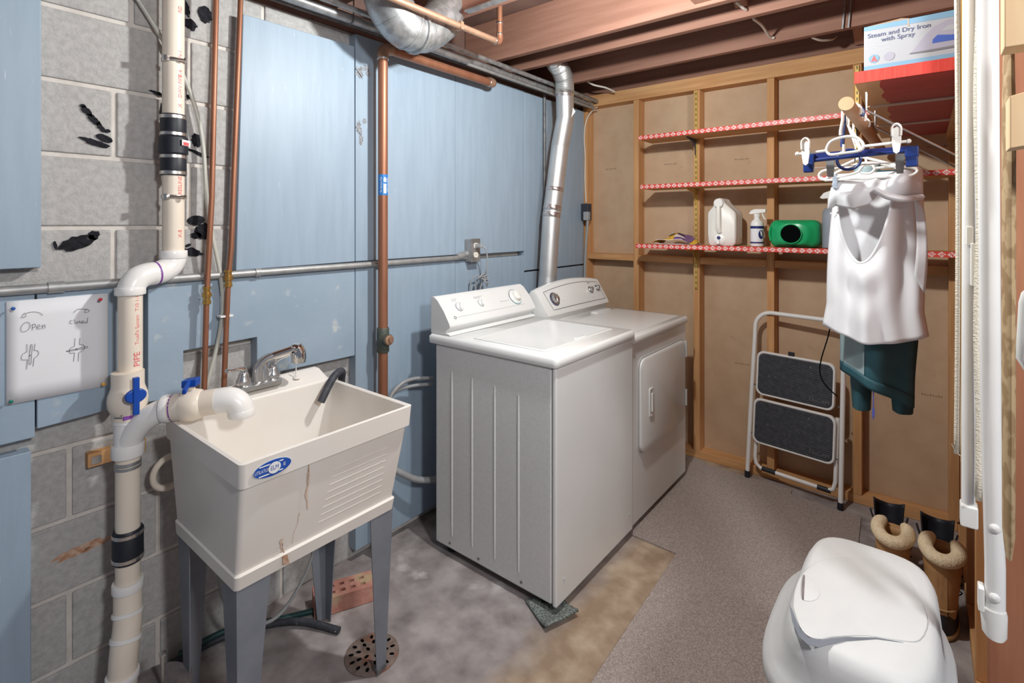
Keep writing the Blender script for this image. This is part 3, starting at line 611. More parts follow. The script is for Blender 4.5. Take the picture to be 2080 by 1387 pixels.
# ================================================================ PAPER SIGN AND PINS
pp = T('paper_sign', (.052, .327, .958), 'white paper with hand-drawn open and closed valve sketches, pinned on foam', 'sign')
O('sheet', MB().grid(lambda a, b: V((.0525 + .002 * math.sin(a * 3.1) * (1 - b), .2205 + .213 * a, .958 + .270 * b)), 8, 6), 'paper', pp, smooth=True, solid=.0006)
STROKES = [[(.25, 1.182), (.258, 1.185), (.255, 1.194), (.249, 1.183)], [(.258, 1.193), (.267, 1.195), (.277, 1.194), (.286, 1.19), (.291, 1.183)], [(.356, 1.181), (.363, 1.189), (.372, 1.19), (.38, 1.188), (.384, 1.184)], [(.384, 1.189), (.391, 1.181), (.38, 1.179), (.384, 1.189)], [(.257, 1.169), (.251, 1.163), (.248, 1.154), (.25, 1.146), (.257, 1.145), (.264, 1.151), (.266, 1.16), (.263, 1.168), (.257, 1.169)], [(.27, 1.162), (.271, 1.146)], [(.27, 1.161), (.275, 1.162), (.277, 1.159), (.275, 1.154), (.271, 1.153)], [(.279, 1.152), (.285, 1.153), (.285, 1.158), (.282, 1.158), (.279, 1.154), (.281, 1.148), (.287, 1.148)], [(.29, 1.157), (.291, 1.146)], [(.291, 1.152), (.294, 1.157), (.296, 1.155), (.296, 1.147)], [(.354, 1.16), (.349, 1.16), (.348, 1.156), (.349, 1.152), (.354, 1.152)], [(.358, 1.163), (.359, 1.15)], [(.363, 1.155), (.361, 1.152), (.364, 1.15), (.366, 1.153), (.363, 1.155)], [(.371, 1.156), (.367, 1.155), (.371, 1.152), (.368, 1.15)], [(.373, 1.151), (.378, 1.152), (.376, 1.156), (.373, 1.152), (.374, 1.149), (.379, 1.149)], [(.385, 1.152), (.381, 1.152), (.382, 1.148), (.385, 1.149)], [(.387, 1.163), (.386, 1.148)], [(.26, 1.111), (.26, 1.09)], [(.26, 1.09), (.252, 1.086), (.249, 1.077), (.251, 1.071), (.261, 1.069)], [(.261, 1.069), (.259, 1.044)], [(.276, 1.109), (.274, 1.092)], [(.274, 1.092), (.281, 1.089), (.283, 1.081), (.279, 1.074), (.274, 1.071)], [(.274, 1.071), (.272, 1.049)], [(.267, 1.107), (.265, 1.082), (.269, 1.081), (.27, 1.105), (.268, 1.108), (.267, 1.107)], [(.265, 1.082), (.264, 1.058), (.268, 1.058), (.269, 1.078)], [(.265, 1.079), (.269, 1.079)], [(.359, 1.109), (.358, 1.087)], [(.37, 1.108), (.369, 1.09)], [(.369, 1.09), (.377, 1.087), (.38, 1.079), (.376, 1.071), (.367, 1.067)], [(.358, 1.087), (.35, 1.084), (.347, 1.077), (.349, 1.069), (.357, 1.069)], [(.358, 1.069), (.356, 1.045)], [(.367, 1.067), (.366, 1.043)], [(.34, 1.077), (.35, 1.078), (.382, 1.081), (.386, 1.081), (.385, 1.077), (.361, 1.076), (.344, 1.075), (.34, 1.077)], [(.361, 1.08), (.364, 1.079), (.364, 1.076), (.361, 1.076), (.361, 1.08)]]
for sk_ in STROKES:
    q = smoothpath([(.0552, a, b) for a, b in sk_], 4) if len(sk_) > 3 else [V((.0552, a, b)) for a, b in sk_]
    O('pen_stroke', MB().tube(q, .00045, 5), 'ink', pp)
for nm, y, z, mt in (('blue push pin at the upper left corner of the paper', .231, 1.211, 'pin_blue'), ('red push pin at the upper right corner of the paper', .412, 1.214, 'pin_red'),
                     ('yellow push pin at the lower right corner of the paper', .419, .969, 'pin_yellow'), ('green push pin at the lower left corner of the paper', .227, .971, 'pin_green')):
    pt = T('push_pin', (.056, y, z), nm, 'push pin', 'push pins holding the paper')
    O('shaft', MB().cyl((.054, y, z), (.066, y, z), .0008, 6), 'steel', pt)
    O('head', MB().lathe([(.0030, .010), (.0026, .012), (.0026, .016), (.0046, .018), (.0046, .021), (.003, .022)], (.054, y, z), X, 12), mt, pt, smooth=True)

# ================================================================ LAUNDRY SINK
sk = T('laundry_sink', (.40, .805, 0), 'cream plastic laundry tub on grey steel legs', 'sink')
def R4(x0, x1, y0, y1, r, z): return rr((x0 + x1) / 2, (y0 + y1) / 2, (x1 - x0) / 2, (y1 - y0) / 2, r, z)
tub = MB().loft([R4(.190, .590, .562, 1.048, .012, .520), R4(.187, .598, .560, 1.050, .012, .556), R4(.192, .590, .564, 1.046, .012, .560),
                 R4(.168, .645, .552, 1.058, .014, .796), R4(.163, .656, .546, 1.064, .014, .799), R4(.160, .662, .543, 1.067, .014, .860),
                 R4(.168, .654, .551, 1.059, .012, .862), R4(.222, .648, .557, 1.053, .016, .858), R4(.228, .575, .585, 1.025, .030, .60), R4(.26, .545, .62, .99, .03, .592)])
O('tub', tub, 'tub', sk, smooth=True, angle=30)
O('faucet_ledge', MB().prism([(.118, .56, .80), (.118, .56, .893), (.150, .56, .893), (.2195, .56, .8635), (.2195, .56, .80)], (0, .49, 0)), 'tub', sk, bevel=.005)
rg = MB()
for i in range(8):
    z = .598 + i * .021; xs = .5880 + (z - .56) / .236 * .055
    rg.tube([(xs, .78 + .004 * i, z), (xs, .99, z)], .0028, 8)
O('washboard_ridges', rg, 'tub', sk, smooth=True)
O('standpipe', MB().cyl((.50, .64, .59), (.50, .64, .645), .010, 12), 'rust_pale', sk)
def leg(cx, cy, sx, sy, foot=0):
    t, bt = .085, .034; zt, zb = .522, foot; dx, dy = -sx * .020, -sy * .012
    def L(w, c, z):
        k = .003; x, y = c
        return [V((x, y, z)), V((x - sx * w, y, z)), V((x - sx * w, y - sy * k, z)), V((x - sx * k, y - sy * k, z)), V((x - sx * k, y - sy * w, z)), V((x, y - sy * w, z))]
    m = MB().loft([L(bt, (cx + dx, cy + dy), zb + .003), L(t, (cx, cy), zt)])
    return O('leg', m, 'leg_grey', sk)
leg(.588, .566, 1, -1); leg(.588, 1.046, 1, 1); leg(.200, .566, -1, -1); leg(.200, 1.046, -1, 1)
O('leg_clip', MB().box(.548, .572, 1.000, 1.034, .010, .022), 'conduit_dark', sk)
O('drain_tail', MB().lathe([(.034, .500), (.034, .520), (.05, .521), (.05, .53)], (.40, .80, 0), n=20).tube(smoothpath([(.40, .80, .52), (.40, .80, .46), (.385, .795, .425), (.35, .79, .41)], 4), .026, 16), 'pvc_cream', sk, smooth=True)
# oval maker's badge on the rim, with its lettering
lo_c = V((.6600, .620, .829)); xt = V((.0, 1, 0)); zt = V((.005, 0, .06)).normalized()
O('badge', MB().loft([[lo_c + V((.0022 + dx, 0, 0)) + xt * math.cos(a) * .047 + zt * math.sin(a) * .020 for a in [2 * math.pi * i / 36 for i in range(36)]] for dx in (0, .0012)]), 'logo_blue', sk, label='blue oval badge with white lettering')
bb = [c for c in sk.children if c.name.startswith('badge')][0]
def bell(nm, dy, ru, rw, off, mat): return O(nm, MB().loft([[lo_c + V((off + d, dy, 0)) + xt * math.cos(a) * ru + zt * math.sin(a) * rw for a in [2 * math.pi * i / 32 for i in range(32)]] for d in (0, .0004)]), mat, bb)
bell('badge_border', 0, .0485, .0215, .0018, 'white')
for dz in (.0118, -.0118): O('badge_line', MB().obox(lo_c + V((.0037, -.004, 0)) + zt * dz, (.0002, 0, 0), (0, .030, 0), (0, 0, .0013)), 'white', bb)
bell('badge_roundel', .004, .0175, .0165, .0038, 'logo_blue'); bell('badge_roundel', .004, .0155, .0145, .0044, 'white')
text('badge_text', 'UTILATUB', .0125, lo_c + V((.0042, -.0275, 0)), xt, zt, 'white', bb, sx=.60)
text('badge_text', 'ELM', .0165, lo_c + V((.0052, .004, 0)), xt, zt, 'logo_blue', bb, sx=.72)
text('badge_text', 'IE', .0125, lo_c + V((.0042, .029, 0)), xt, zt, 'white', bb, sx=.7)
# rust runs on the front of the tub
def fx_(z): return .593 + (z - .56) / .236 * .055 if z < .796 else .660
def streak(pts, mat):
    m = MB()
    for (y, z, w), (y2, z2, w2) in zip(pts, pts[1:]):
        n_ = 4
        for q in range(n_):
            u0, u1 = q / n_, (q + 1) / n_; R_ = random.Random(int(z * 1e4) + q); j0, j1 = (R_.random() - .5) * .003, (R_.random() - .5) * .003
            za, zb2 = z + (z2 - z) * u0, z + (z2 - z) * u1; ya, yb2 = y + (y2 - y) * u0 + j0, y + (y2 - y) * u1 + j0; wa = (w + (w2 - w) * u0) * (.35 + .3 * R_.random())
            m.prism([(fx_(za) + .0012, ya - wa, za), (fx_(za) + .0012, ya + wa, za), (fx_(zb2) + .0012, yb2 + wa * .8, zb2), (fx_(zb2) + .0012, yb2 - wa * .8, zb2)], (.0004, 0, 0))
    O('rust_run', m, mat, sk)
streak([(.725, .795, .002), (.726, .765, .006), (.730, .735, .005), (.727, .71, .007), (.733, .685, .004), (.738, .66, .003)], 'rust_pale')
streak([(.7255, .79, .001), (.727, .76, .0025), (.730, .73, .0015)], 'rust')
streak([(.675, .607, .007), (.672, .60, .009), (.674, .585, .006), (.678, .565, .006)], 'rust_pale')
streak([(.676, .592, .002), (.678, .575, .004), (.683, .560, .004)], 'rust')
O('rust_run', MB().prism([(.5995, .676, .556), (.5995, .69, .556), (.5955, .698, .524), (.5955, .68, .53)], (.0008, 0, 0)), 'rust', sk)
streak([(.715, .66, .0015), (.712, .63, .0012), (.706, .60, .0008), (.703, .575, .001)], 'rust_pale')

# faucet
fa = T('faucet', (.185, .805, .886), 'chrome two-handle faucet with swivel spout on the tub ledge', 'faucet')
O('base_plate', MB().loft([R4(.158, .214, .732, .880, .012, .888), R4(.158, .214, .732, .880, .012, .902), R4(.166, .206, .742, .870, .010, .908)]), 'chrome_dull', fa, smooth=True)
sps = smoothpath([(.186, .806, .905), (.186, .806, .935), (.188, .812, .962), (.196, .832, .980), (.208, .858, .989)], 5)
O('spout', MB().tube(sps, [.0165 - .0035 * i / len(sps) for i in range(len(sps))], 18), 'chrome_dull', fa, smooth=True)
O('spout_brace', MB().lathe([(.017, .905), (.015, .94), (.010, .968)], (.190, .826, 0), n=16), 'chrome_dull', fa, smooth=True)
O('spray_hose_sleeve', MB().tube([(.204, .850, .9865), (.226, .898, 1.000)], .0155, 18), 'chrome', fa, smooth=True)
O('spray_head', MB().tube(smoothpath([(.226, .895, 1.000), (.232, .908, 1.004), (.236, .917, .998), (.238, .920, .98), (.238, .920, .955)], 4), [.0145] * 3 + [.019] * 3 + [.0235] * 4 + [.025] * 5 + [.023] * 2, 18), 'chrome', fa, smooth=True)
for yc, dr in ((.760, V((.012, -.058, .010))), (.857, V((.020, .048, .026)))):
    kb = O('valve_body', MB().lathe([(.020, .905), (.023, .911), (.0225, .922), (.016, .932), (.0165, .938), (.012, .946)], (.186, yc, 0), n=18), 'chrome_dull', fa, smooth=True)
    c = V((.186, yc, .942))
    O('lever', MB().tube(smoothpath([c, c + V((0, 0, .014)), c + V((0, 0, .018)) + dr * .3, c + V((0, 0, .014)) + dr * .75, c + V((0, 0, .014)) + dr], 4), [.011] * 4 + [.010, .009, .008, .007, .006, .0055, .005, .005, .0055, .006, .006, .0065, .0065], 12), 'chrome', kb, smooth=True)
O('ledge_bolt', MB().cyl((.175, .945, .885), (.175, .945, .925), .0022, 6).lathe([(.013, .883), (.013, .886), (.006, .890)], (.180, .945, 0), n=12), 'tub', sk)
dh = T('drain_hose', (.26, 1.06, .82), 'black corrugated washer drain hose hooked over the right rim of the sink', 'hose')
hp = smoothpath([(.270, .985, .808), (.262, 1.012, .842), (.25, 1.045, .874), (.235, 1.080, .886), (.215, 1.105, .872), (.19, 1.118, .83), (.17, 1.13, .70), (.15, 1.16, .45)], 8)
O('hose', MB().tube(hp, .0135, 16), 'hose_black', dh, smooth=True)
hh = T('supply_hoses', (.12, 1.5, .3), 'grey washer supply hoses curving out behind the washer', 'hose')
O('hose', MB().tube(smoothpath([(.10, 1.39, .60), (.11, 1.41, .68), (.12, 1.46, .725), (.13, 1.53, .735), (.15, 1.62, .72)], 6), .008, 10), 'hose_grey', hh, smooth=True)
O('hose', MB().tube(smoothpath([(.085, 1.395, .60), (.09, 1.415, .66), (.10, 1.46, .695), (.12, 1.54, .70), (.14, 1.62, .69)], 6), .008, 10), 'hose_grey', hh, smooth=True)
O('washer_hose', MB().tube(smoothpath([(.072, 1.30, .56), (.074, 1.36, .46), (.085, 1.41, .385), (.12, 1.46, .335), (.14, 1.54, .28), (.16, 1.64, .25), (.19, 1.72, .25)], 6), .014, 12), 'hose_grey', smooth=True, label='thick grey hose sagging low between sink and washer', cat='hose')
O('white_hose', MB().tube([V((.075 + .01 * math.sin(a), .585 + .045 * math.cos(a), .655 + .052 * math.sin(a))) for a in [math.radians(d) for d in range(30, 340, 15)]], .0095, 10), 'pvc_cream', smooth=True, label='looped white hose against the blocks left of the sink', cat='hose')
O('supply_tube', MB().tube(smoothpath([(.16, .72, .52), (.15, .70, .40), (.17, .70, .25), (.22, .74, .16), (.27, .83, .15), (.25, .95, .24), (.22, 1.0, .38), (.20, .99, .50)], 6), .0055, 8), 'hose_grey', smooth=True, label='thin clear supply tube drooping under the sink', cat='tube')
for pts, r, mt, lab in (([(.0 + .03, .60, .02), (.05, .75, .02), (.11, .87, .02), (.20, .96, .02), (.325, 1.022, .012)], .0115, 'hose_black', 'black hose on the floor under the sink, its cut end toward the drain'),
                        ([(.045, .62, .045), (.06, .78, .04), (.10, .90, .012), (.16, 1.0, .010), (.20, 1.06, .010)], .010, 'hose_green', 'dark green hose on the floor under the sink reaching the brick')):
    O('floor_hose', MB().tube(smoothpath([(max(.03, a), b, max(r + .001, c)) for a, b, c in pts], 6), r, 10), mt, smooth=True, label=lab, cat='hose', group='hoses on the floor under the sink')

# brick with core holes
bk = T('brick', (.215, 1.105, 0), 'pink cored brick with ten holes lying under the sink', 'brick')
bd = V((.085, .180, 0)).normalized(); bn = V((bd.y, -bd.x, 0)); bc = V((.205, 1.118, .0325))
def brick_mesh():
    m = MB(); L, Wd, Hh = .108, .046, .030
    us = [-L]; ws = [-Wd, -.028, -.008, .008, .028, Wd]
    for i in range(5): us += [-.0785 + i * .0365 - .011 + .0, -.0785 + i * .0365 + .011]
    us += [L]
    # top face as grid with holes, holes as pits
    for i in range(len(us) - 1):
        for j in range(5):
            hole = i % 2 == 1 and j in (1, 3)
            q = [(us[i], ws[j]), (us[i + 1], ws[j]), (us[i + 1], ws[j + 1]), (us[i], ws[j + 1])]
            P = lambda u, w, z: bc + bd * u + bn * w + Z * z
            if not hole: m.flat([P(u, w, Hh) for u, w in q])
            else:
                cu_, cw_ = (us[i] + us[i + 1]) / 2, (ws[j] + ws[j + 1]) / 2; hu, hw = (us[i + 1] - us[i]) / 2, (ws[j + 1] - ws[j]) / 2
                n = 16; out = []; inn = []
                for k in range(n):
                    a = 2 * math.pi * k / n + math.pi / n; ca, sa = math.cos(a), math.sin(a); s_ = 1 / max(abs(ca), abs(sa))
                    out.append(P(cu_ + hu * ca * s_, cw_ + hw * sa * s_, Hh)); inn.append(P(cu_ + hu * .92 * ca, cw_ + hw * .80 * sa, Hh))
                low = [p - Z * .045 for p in inn]
                m.loft([out, inn, low], cap=False); m.flat(low)
    c8 = [bc + bd * a * L + bn * b * Wd + Z * (c * Hh) for a in (-1, 1) for b in (-1, 1) for c in (-1, 1)]
    m.add(c8, [(0, 1, 3, 2), (4, 6, 7, 5), (0, 4, 5, 1), (2, 3, 7, 6), (0, 2, 6, 4)])
    return m
O('body', brick_mesh(), 'brick', bk)
# floor drain grate
fd = T('floor_drain', (.485, 1.042, 0), 'round rusty cast iron drain grate in the floor by the sink leg', 'drain')
O('grate', MB().lathe([(.088, .0005), (.088, .004), (.080, .006), (.0, .0062)], (.485, 1.042, 0), n=36), 'drain_iron', fd, smooth=True)
for k, (rad, n) in enumerate(((.022, 4), (.045, 9), (.067, 13))):
    for i in range(n):
        a = 2 * math.pi * i / n + k * .3; c = V((.485 + rad * math.cos(a), 1.042 + rad * math.sin(a), .0064)); ta = V((-math.sin(a), math.cos(a), 0)); ra = V((math.cos(a), math.sin(a), 0))
        O('hole', MB().flat([c + ta * .0055 * math.cos(t) + ra * .0085 * math.sin(t) for t in [2 * math.pi * q / 12 for q in range(12)]]), 'black', fd)

# ================================================================ WASHER
ws = T('washing_machine', (.55, 1.865, 0), 'white top-load washing machine with ribbed side and three pale dials', 'washer')
O('cabinet', MB().box(.244, .858, 1.550, 2.176, .040, .905), 'enamel_side', ws, bevel=.008)
for xr_, zt_, zb_ in ((.345, .805, .10), (.462, .795, .10), (.585, .785, .10), (.705, .775, .10)):
    zs = [zb_ + (zt_ - zb_) * i / 12 for i in range(13)]
    O('side_rib', MB().tube([(xr_, 1.5545 - .0015 * math.sin(math.pi * i / 12) ** .35, z) for i, z in enumerate(zs)], .0068, 12), 'enamel_side', ws, smooth=True)
O('front_panel', MB().box(.8595, .880, 1.549, 2.178, .036, .905), 'enamel', ws, bevel=.008, seg=3)
O('top_deck', MB().loft([R4(.208, .886, 1.541, 2.186, .016, .908), R4(.204, .890, 1.538, 2.189, .02, .914), R4(.204, .890, 1.538, 2.189, .02, .936), R4(.212, .880, 1.546, 2.181, .018, .946)]), 'enamel', ws, smooth=True, angle=60)
O('lid', MB().loft([R4(.425, .805, 1.590, 2.136, .018, .9462), R4(.425, .805, 1.590, 2.136, .018, .9490), R4(.430, .800, 1.595, 2.131, .016, .9505), R4(.445, .785, 1.610, 2.116, .014, .9505), R4(.450, .780, 1.615, 2.111, .012, .9490)]), 'enamel', ws, smooth=True, angle=50)
O('lid_latch', MB().loft([R4(.775, .787, 1.83, 1.92, .004, .9505), R4(.777, .785, 1.835, 1.915, .003, .954)]), 'enamel', ws, smooth=True)
pf = [(.206, .946), (.206, 1.098), (.212, 1.108), (.226, 1.110), (.250, 1.096), (.292, 1.050), (.326, .998), (.329, .986), (.318, .976), (.306, .968), (.303, .960), (.322, .955), (.330, .947)]
O('console', MB().prism([(x, 1.556, z) for x, z in pf], (0, .626, 0)), 'enamel', ws, bevel=.004)
nrm = V((.80, 0, .60)).normalized(); tv = V((-.60, 0, .80))
def dial(name, y, r, parent, mat='enamel'):
    c = V((.2855, y, 1.0585))
    return c
for y, r in ((1.655, .020), (1.800, .017)):
    c = V((.2865, y, 1.0583)); k = O('dial', MB().lathe([(r, 0), (r, .004), (r * .9, .006)], c, nrm, 20), 'enamel', ws, smooth=True)
    O('dial_grip', MB().obox(c + nrm * .009, nrm * .007, (Y * .5 + tv).normalized() * r * .85, (tv * .5 - Y).normalized() * .0045), 'enamel', k, bevel=.002)
    O('dial_ring', MB().tube([c + nrm * .001 + Y * math.cos(a) * r * 1.12 + tv * math.sin(a) * r * 1.12 for a in [2 * math.pi * i / 24 for i in range(25)]], .0007, 5), 'grey_print', k)
c = V((.2865, 2.058, 1.0583)); k = O('timer_dial', MB().lathe([(.040, 0), (.040, .003), (.036, .006)], c, nrm, 28), 'enamel', ws, smooth=True)
O('dial_grip', MB().lathe([(.024, .004), (.023, .022), (.020, .024)], c, nrm, 24), 'plastic_white', k, smooth=True)
O('dial_ring', MB().tube([c + nrm * .002 + Y * math.cos(a) * .041 + tv * math.sin(a) * .041 for a in [math.radians(d) for d in range(70, 215, 8)]], .0014, 5), 'dark_print', k)
O('dial_ring', MB().tube([c + nrm * .002 + Y * math.cos(a) * .041 + tv * math.sin(a) * .041 for a in [math.radians(d) for d in range(215, 330, 8)]], .0014, 5), 'teal_print', k)
def mark(y0, y1, s, dz=.0006): return MB().obox(V((.2865, (y0 + y1) / 2, 1.0583)) + tv * s + nrm * .0012, Y * ((y1 - y0) / 2), tv * dz, nrm * .0005)
for y0, y1, s in ((1.63, 1.66, .042), (1.628, 1.655, .034), (1.77, 1.83, .036), (1.77, 1.81, .030), (1.93, 2.0, -.012), (2.075, 2.10, -.008)): O('console_print', mark(y0, y1, s), 'grey_print', ws)
O('console_print', MB().obox((.3130, 1.86, 1.0200), (0, .25, 0), tv * .0005, nrm * .0004), 'grey_print', ws)
O('maker_mark', MB().tube([V((.3130, 1.603, 1.0200)) + Y * math.cos(a) * .006 + tv * math.sin(a) * .006 for a in [2 * math.pi * i / 16 for i in range(17)]], .0012, 5), 'dark_print', ws)
for px_, py_ in ((.30, 1.60), (.30, 2.12), (.80, 1.60), (.80, 2.12)): O('foot', MB().lathe([(.022, .001), (.022, .012), (.010, .014), (.010, .040)], (px_, py_, 0 if px_ < .5 or py_ > 2 else .006), n=14), 'rubber', ws)
for xx in (.335, .50, .72): O('screw', MB().lathe([(.0055, 0), (.0055, .002), (.003, .003)], (xx, 1.5495, .066), -Y, 10), 'dark_print', ws)
for yy in (1.60, 2.14): O('screw', MB().lathe([(.005, 0), (.005, .002), (.003, .003)], (.8805, yy, .12), X, 10), 'grey_print', ws)

# ================================================================ DRYER
dr = T('clothes_dryer', (.55, 2.54, 0), 'white front-load dryer with grey knobs beside the washer', 'dryer')
O('cabinet', MB().box(.262, .866, 2.198, 2.884, .030, .870), 'enamel', dr, bevel=.006)
O('top_deck', MB().loft([R4(.250, .874, 2.193, 2.890, .014, .873), R4(.248, .878, 2.191, 2.892, .016, .878), R4(.248, .878, 2.191, 2.892, .016, .902), R4(.254, .870, 2.197, 2.886, .016, .911)]), 'enamel', dr, smooth=True, angle=60)
O('top_recess', MB().loft([R4(.45, .84, 2.235, 2.85, .02, .9112), R4(.45, .84, 2.235, 2.85, .02, .9135), R4(.456, .834, 2.241, 2.844, .018, .9142)]), 'enamel', dr, smooth=True, angle=60)
O('lint_hatch', MB().loft([R4(.400, .445, 2.62, 2.80, .008, .911), R4(.402, .443, 2.622, 2.798, .008, .919), R4(.410, .435, 2.635, 2.785, .006, .922)]), 'enamel', dr, smooth=True)
def rring(y0, y1, z0, z1, r, x):
    return [V((x, p.x, p.y)) for p in [V((q.x, q.y, 0)) for q in rr((y0 + y1) / 2, (z0 + z1) / 2, (y1 - y0) / 2, (z1 - z0) / 2, r, 0, 6)]]
O('door_frame', MB().loft([rring(2.256, 2.842, .338, .796, .05, .866), rring(2.256, 2.842, .338, .796, .05, .870), rring(2.262, 2.836, .344, .790, .045, .872)]), 'enamel_grey', dr, smooth=True)
do = O('door', MB().loft([rring(2.264, 2.834, .346, .788, .045, .868), rring(2.264, 2.834, .346, .788, .045, .879), rring(2.271, 2.827, .353, .781, .04, .884)]), 'enamel', dr, smooth=True, angle=50)
O('door_handle', MB().loft([rring(2.344, 2.388, .498, .636, .008, .8842), rring(2.344, 2.388, .498, .636, .008, .889), rring(2.350, 2.382, .504, .630, .006, .890), rring(2.354, 2.378, .508, .626, .006, .886)]), 'enamel', do, smooth=True, angle=40)
O('handle_grip', MB().box(.886, .896, 2.360, 2.372, .520, .612), 'enamel', do, bevel=.004)
for zc in (.735, .465):
    O('hinge', MB().box(.872, .889, 2.836, 2.846, zc - .045, zc + .045), 'enamel_grey', dr, bevel=.002)
ys = [2.208 + .662 * i / 14 for i in range(15)]
def dprof(y):
    s = (y - 2.208) / .662; top = 1.070 + .032 * math.sin(math.pi * min(1, s * 1.02)) ** .8 + .014 * s; 
    return [V(p) for p in ((.262, y, .911), (.262, y, top - .02), (.275, y, top), (.300, y, top + .001), (.312, y, top - .008), (.384, y, .958), (.388, y, .945), (.372, y, .936), (.368, y, .911))]
O('console', MB().loft([dprof(y) for y in ys]), 'enamel', dr, smooth=True, angle=40)
def dface(y, f, off=.0008):     # point on the sloping console face; f 0 = lower edge, 1 = upper edge
    p = dprof(y); a, b = p[5], p[4]; n = V(((b - a).z, 0, -(b - a).x)).normalized(); return a + (b - a) * f + n * off, n
of = [dface(2.262 + .57 * i / 12, .90)[0] for i in range(13)] + [dface(2.848, .12)[0]] + [dface(2.848 - .57 * i / 12, .10)[0] for i in range(13)] + [dface(2.262, .90)[0]]
O('console_outline', MB().tube(of, .0016, 5), 'dark_print', dr)
for y, r, f in ((2.325, .036, .50), (2.715, .020, .55), (2.800, .019, .60)):
    c, n = dface(y, f); k = O('knob_bezel', MB().lathe([(r, 0), (r, .005), (r * .85, .008)], c, n, 24), 'chrome_dull', dr, smooth=True, label='grey metallic knob')
    O('knob', MB().lathe([(r * .75, .006), (r * .66, .020), (r * .55, .022)], c, n, 20), 'chrome_dull', k, smooth=True)
    O('knob_ring', MB().tube([c + n * .004 + Y * math.cos(a) * r + n.cross(Y) * math.sin(a) * r for a in [2 * math.pi * i / 24 for i in range(25)]], .0022 if r > .03 else .0012, 5), 'navy' if r > .03 else 'dark_print', k)
    O('knob_bar', MB().obox(c + n * .021, n * .004, (Y * .4 + n.cross(Y)).normalized() * r * .6, (n.cross(Y) * .4 - Y).normalized() * .003), 'chrome_dull', k)
c, n = dface(2.73, .86); O('maker_badge', MB().loft([[c + n * h + Y * math.cos(a) * .017 + n.cross(Y) * math.sin(a) * .008 for a in [2 * math.pi * i / 20 for i in range(20)]] for h in (0, .001)]), 'enamel_grey', dr)
for y, f, w in ((2.715, .25, .016), (2.80, .28, .016), (2.40, .36, .014), (2.30, .12, .012), (2.29, .84, .012)):
    c, n = dface(y, f); O('console_print', MB().obox(c, Y * w * .6, n.cross(Y) * .0008, n * .0004), 'grey_print', dr)
for px_, py_ in ((.32, 2.25), (.32, 2.83), (.80, 2.25), (.80, 2.83)): O('foot', MB().lathe([(.020, .013), (.020, .031)], (px_, py_, 0), n=12), 'rubber', dr)

# folded carpet scrap under the washer's front corner
def scrapf(a, b):
    p = V((.745, 1.545, 0)) * (1 - a) * (1 - b) + V((.885, 1.475, 0)) * a * (1 - b) + V((.79, 1.66, 0)) * (1 - a) * b + V((.935, 1.61, 0)) * a * b
    edge = max(0, (a - .55) / .45); p.z = .006 + .018 * edge * edge + .002 * math.sin(9 * b)
    return p
O('carpet_scrap', MB().grid(scrapf, 14, 10), 'scrap', smooth=True, solid=.010, label='grey-green carpet scrap folded under the washer corner', cat='carpet scrap')
# carpet
cp = [(1.115, .2), (1.110, 1.41), (1.082, 2.178), (.872, 2.182), (.80, 2.19), (.80, 3.10), (1.368, 3.085), (1.368, 3.035), (1.560, 3.010), (1.680, 3.005), (1.690, 2.75), (1.662, 1.66), (1.662, .2)]
O('carpet', MB().prism([(x, y, .001) for x, y in cp], (0, 0, .006)), 'carpet', label='brown-grey carpet runner laid on the concrete in front of the machines', cat='carpet')

# ================================================================ WALL SHELVES
def standard(x, z0, z1, label):
    t = T('shelf_standard', (x, 3.15, z0), label, 'shelf rail')
    O('rail', MB().box(x - .008, x + .008, 3.146, 3.1545, z0, z1), 'slotted', t)
    return t
s1 = standard(.834, 1.035, 2.245, 'long slotted brass rail holding the shelf brackets left of the white jug')
s2 = standard(1.652, 1.05, 2.238, 'slotted brass rail on the stud behind the hanging clothes')
SH = [(1.948, .548, 2.036, 'upper'), (1.646, .560, 2.036, 'middle'), (1.284, .528, 2.036, 'lowest')]
for st_, x in ((s1, .834), (s2, 1.652)):
    for z, a, b, w in SH:
        m = MB().prism([(x - .002, 3.146, z - .003), (x - .002, 2.985, z - .003), (x - .002, 2.985, z - .012), (x - .002, 3.09, z - .026), (x - .002, 3.125, z - .06), (x - .002, 3.130, z - .095), (x - .002, 3.146, z - .10)], (.004, 0, 0))
        O('bracket', m, 'junction' if w == 'upper' else 'brass_strip', st_, label='black bracket' if w == 'upper' else None)
for z, a, b, w in SH:
    t = T('wall_shelf', (1.3, 3.05, z), w + ' of the three long wall shelves with red patterned edging', 'shelf', 'long wall shelves')
    O('board', MB().box(a, b, 2.957, 3.153, z, z + .022), 'stud_h', t, bevel=.0015)
    O('edge_tape', MB().box(a, b, 2.9545, 2.9568, z - .001, z + .024), 'red_tape', t, label='red tape with white motifs')
    if w == 'lowest': O('top_liner', MB().box(a, b, 2.957, 2.99, z + .0222, z + .0234), 'red_edge', t)
SZ = 1.3075
# items on the lowest shelf
jg = T('detergent_jug', (1.035, 3.04, SZ), 'white plastic detergent jug with a push tap at the bottom front', 'jug')
def jring(y, k, dz=0):
    out = [(-.072, .012), (-.060, .0), (.060, .0), (.074, .014), (.076, .06), (.076, .170), (.070, .190), (.040, .218), (.018, .240), (.006, .262), (-.010, .268), (-.030, .262), (-.042, .244), (-.046, .222), (-.060, .206), (-.074, .188), (-.076, .170), (-.076, .06)]
    return [V((1.030 + (px + 0) * k, y, SZ + .001 + .13 + (pz - .13) * k)) for px, pz in out]
O('body', MB().loft([jring(2.985, .93), jring(2.992, 1), jring(3.03, 1.0), jring(3.034, .965), jring(3.038, 1), jring(3.055, 1), jring(3.059, .965), jring(3.063, 1), jring(3.08, 1), jring(3.084, .965), jring(3.088, 1), jring(3.125, 1), jring(3.135, .95)]), 'jug_white', jg, smooth=True, angle=50)
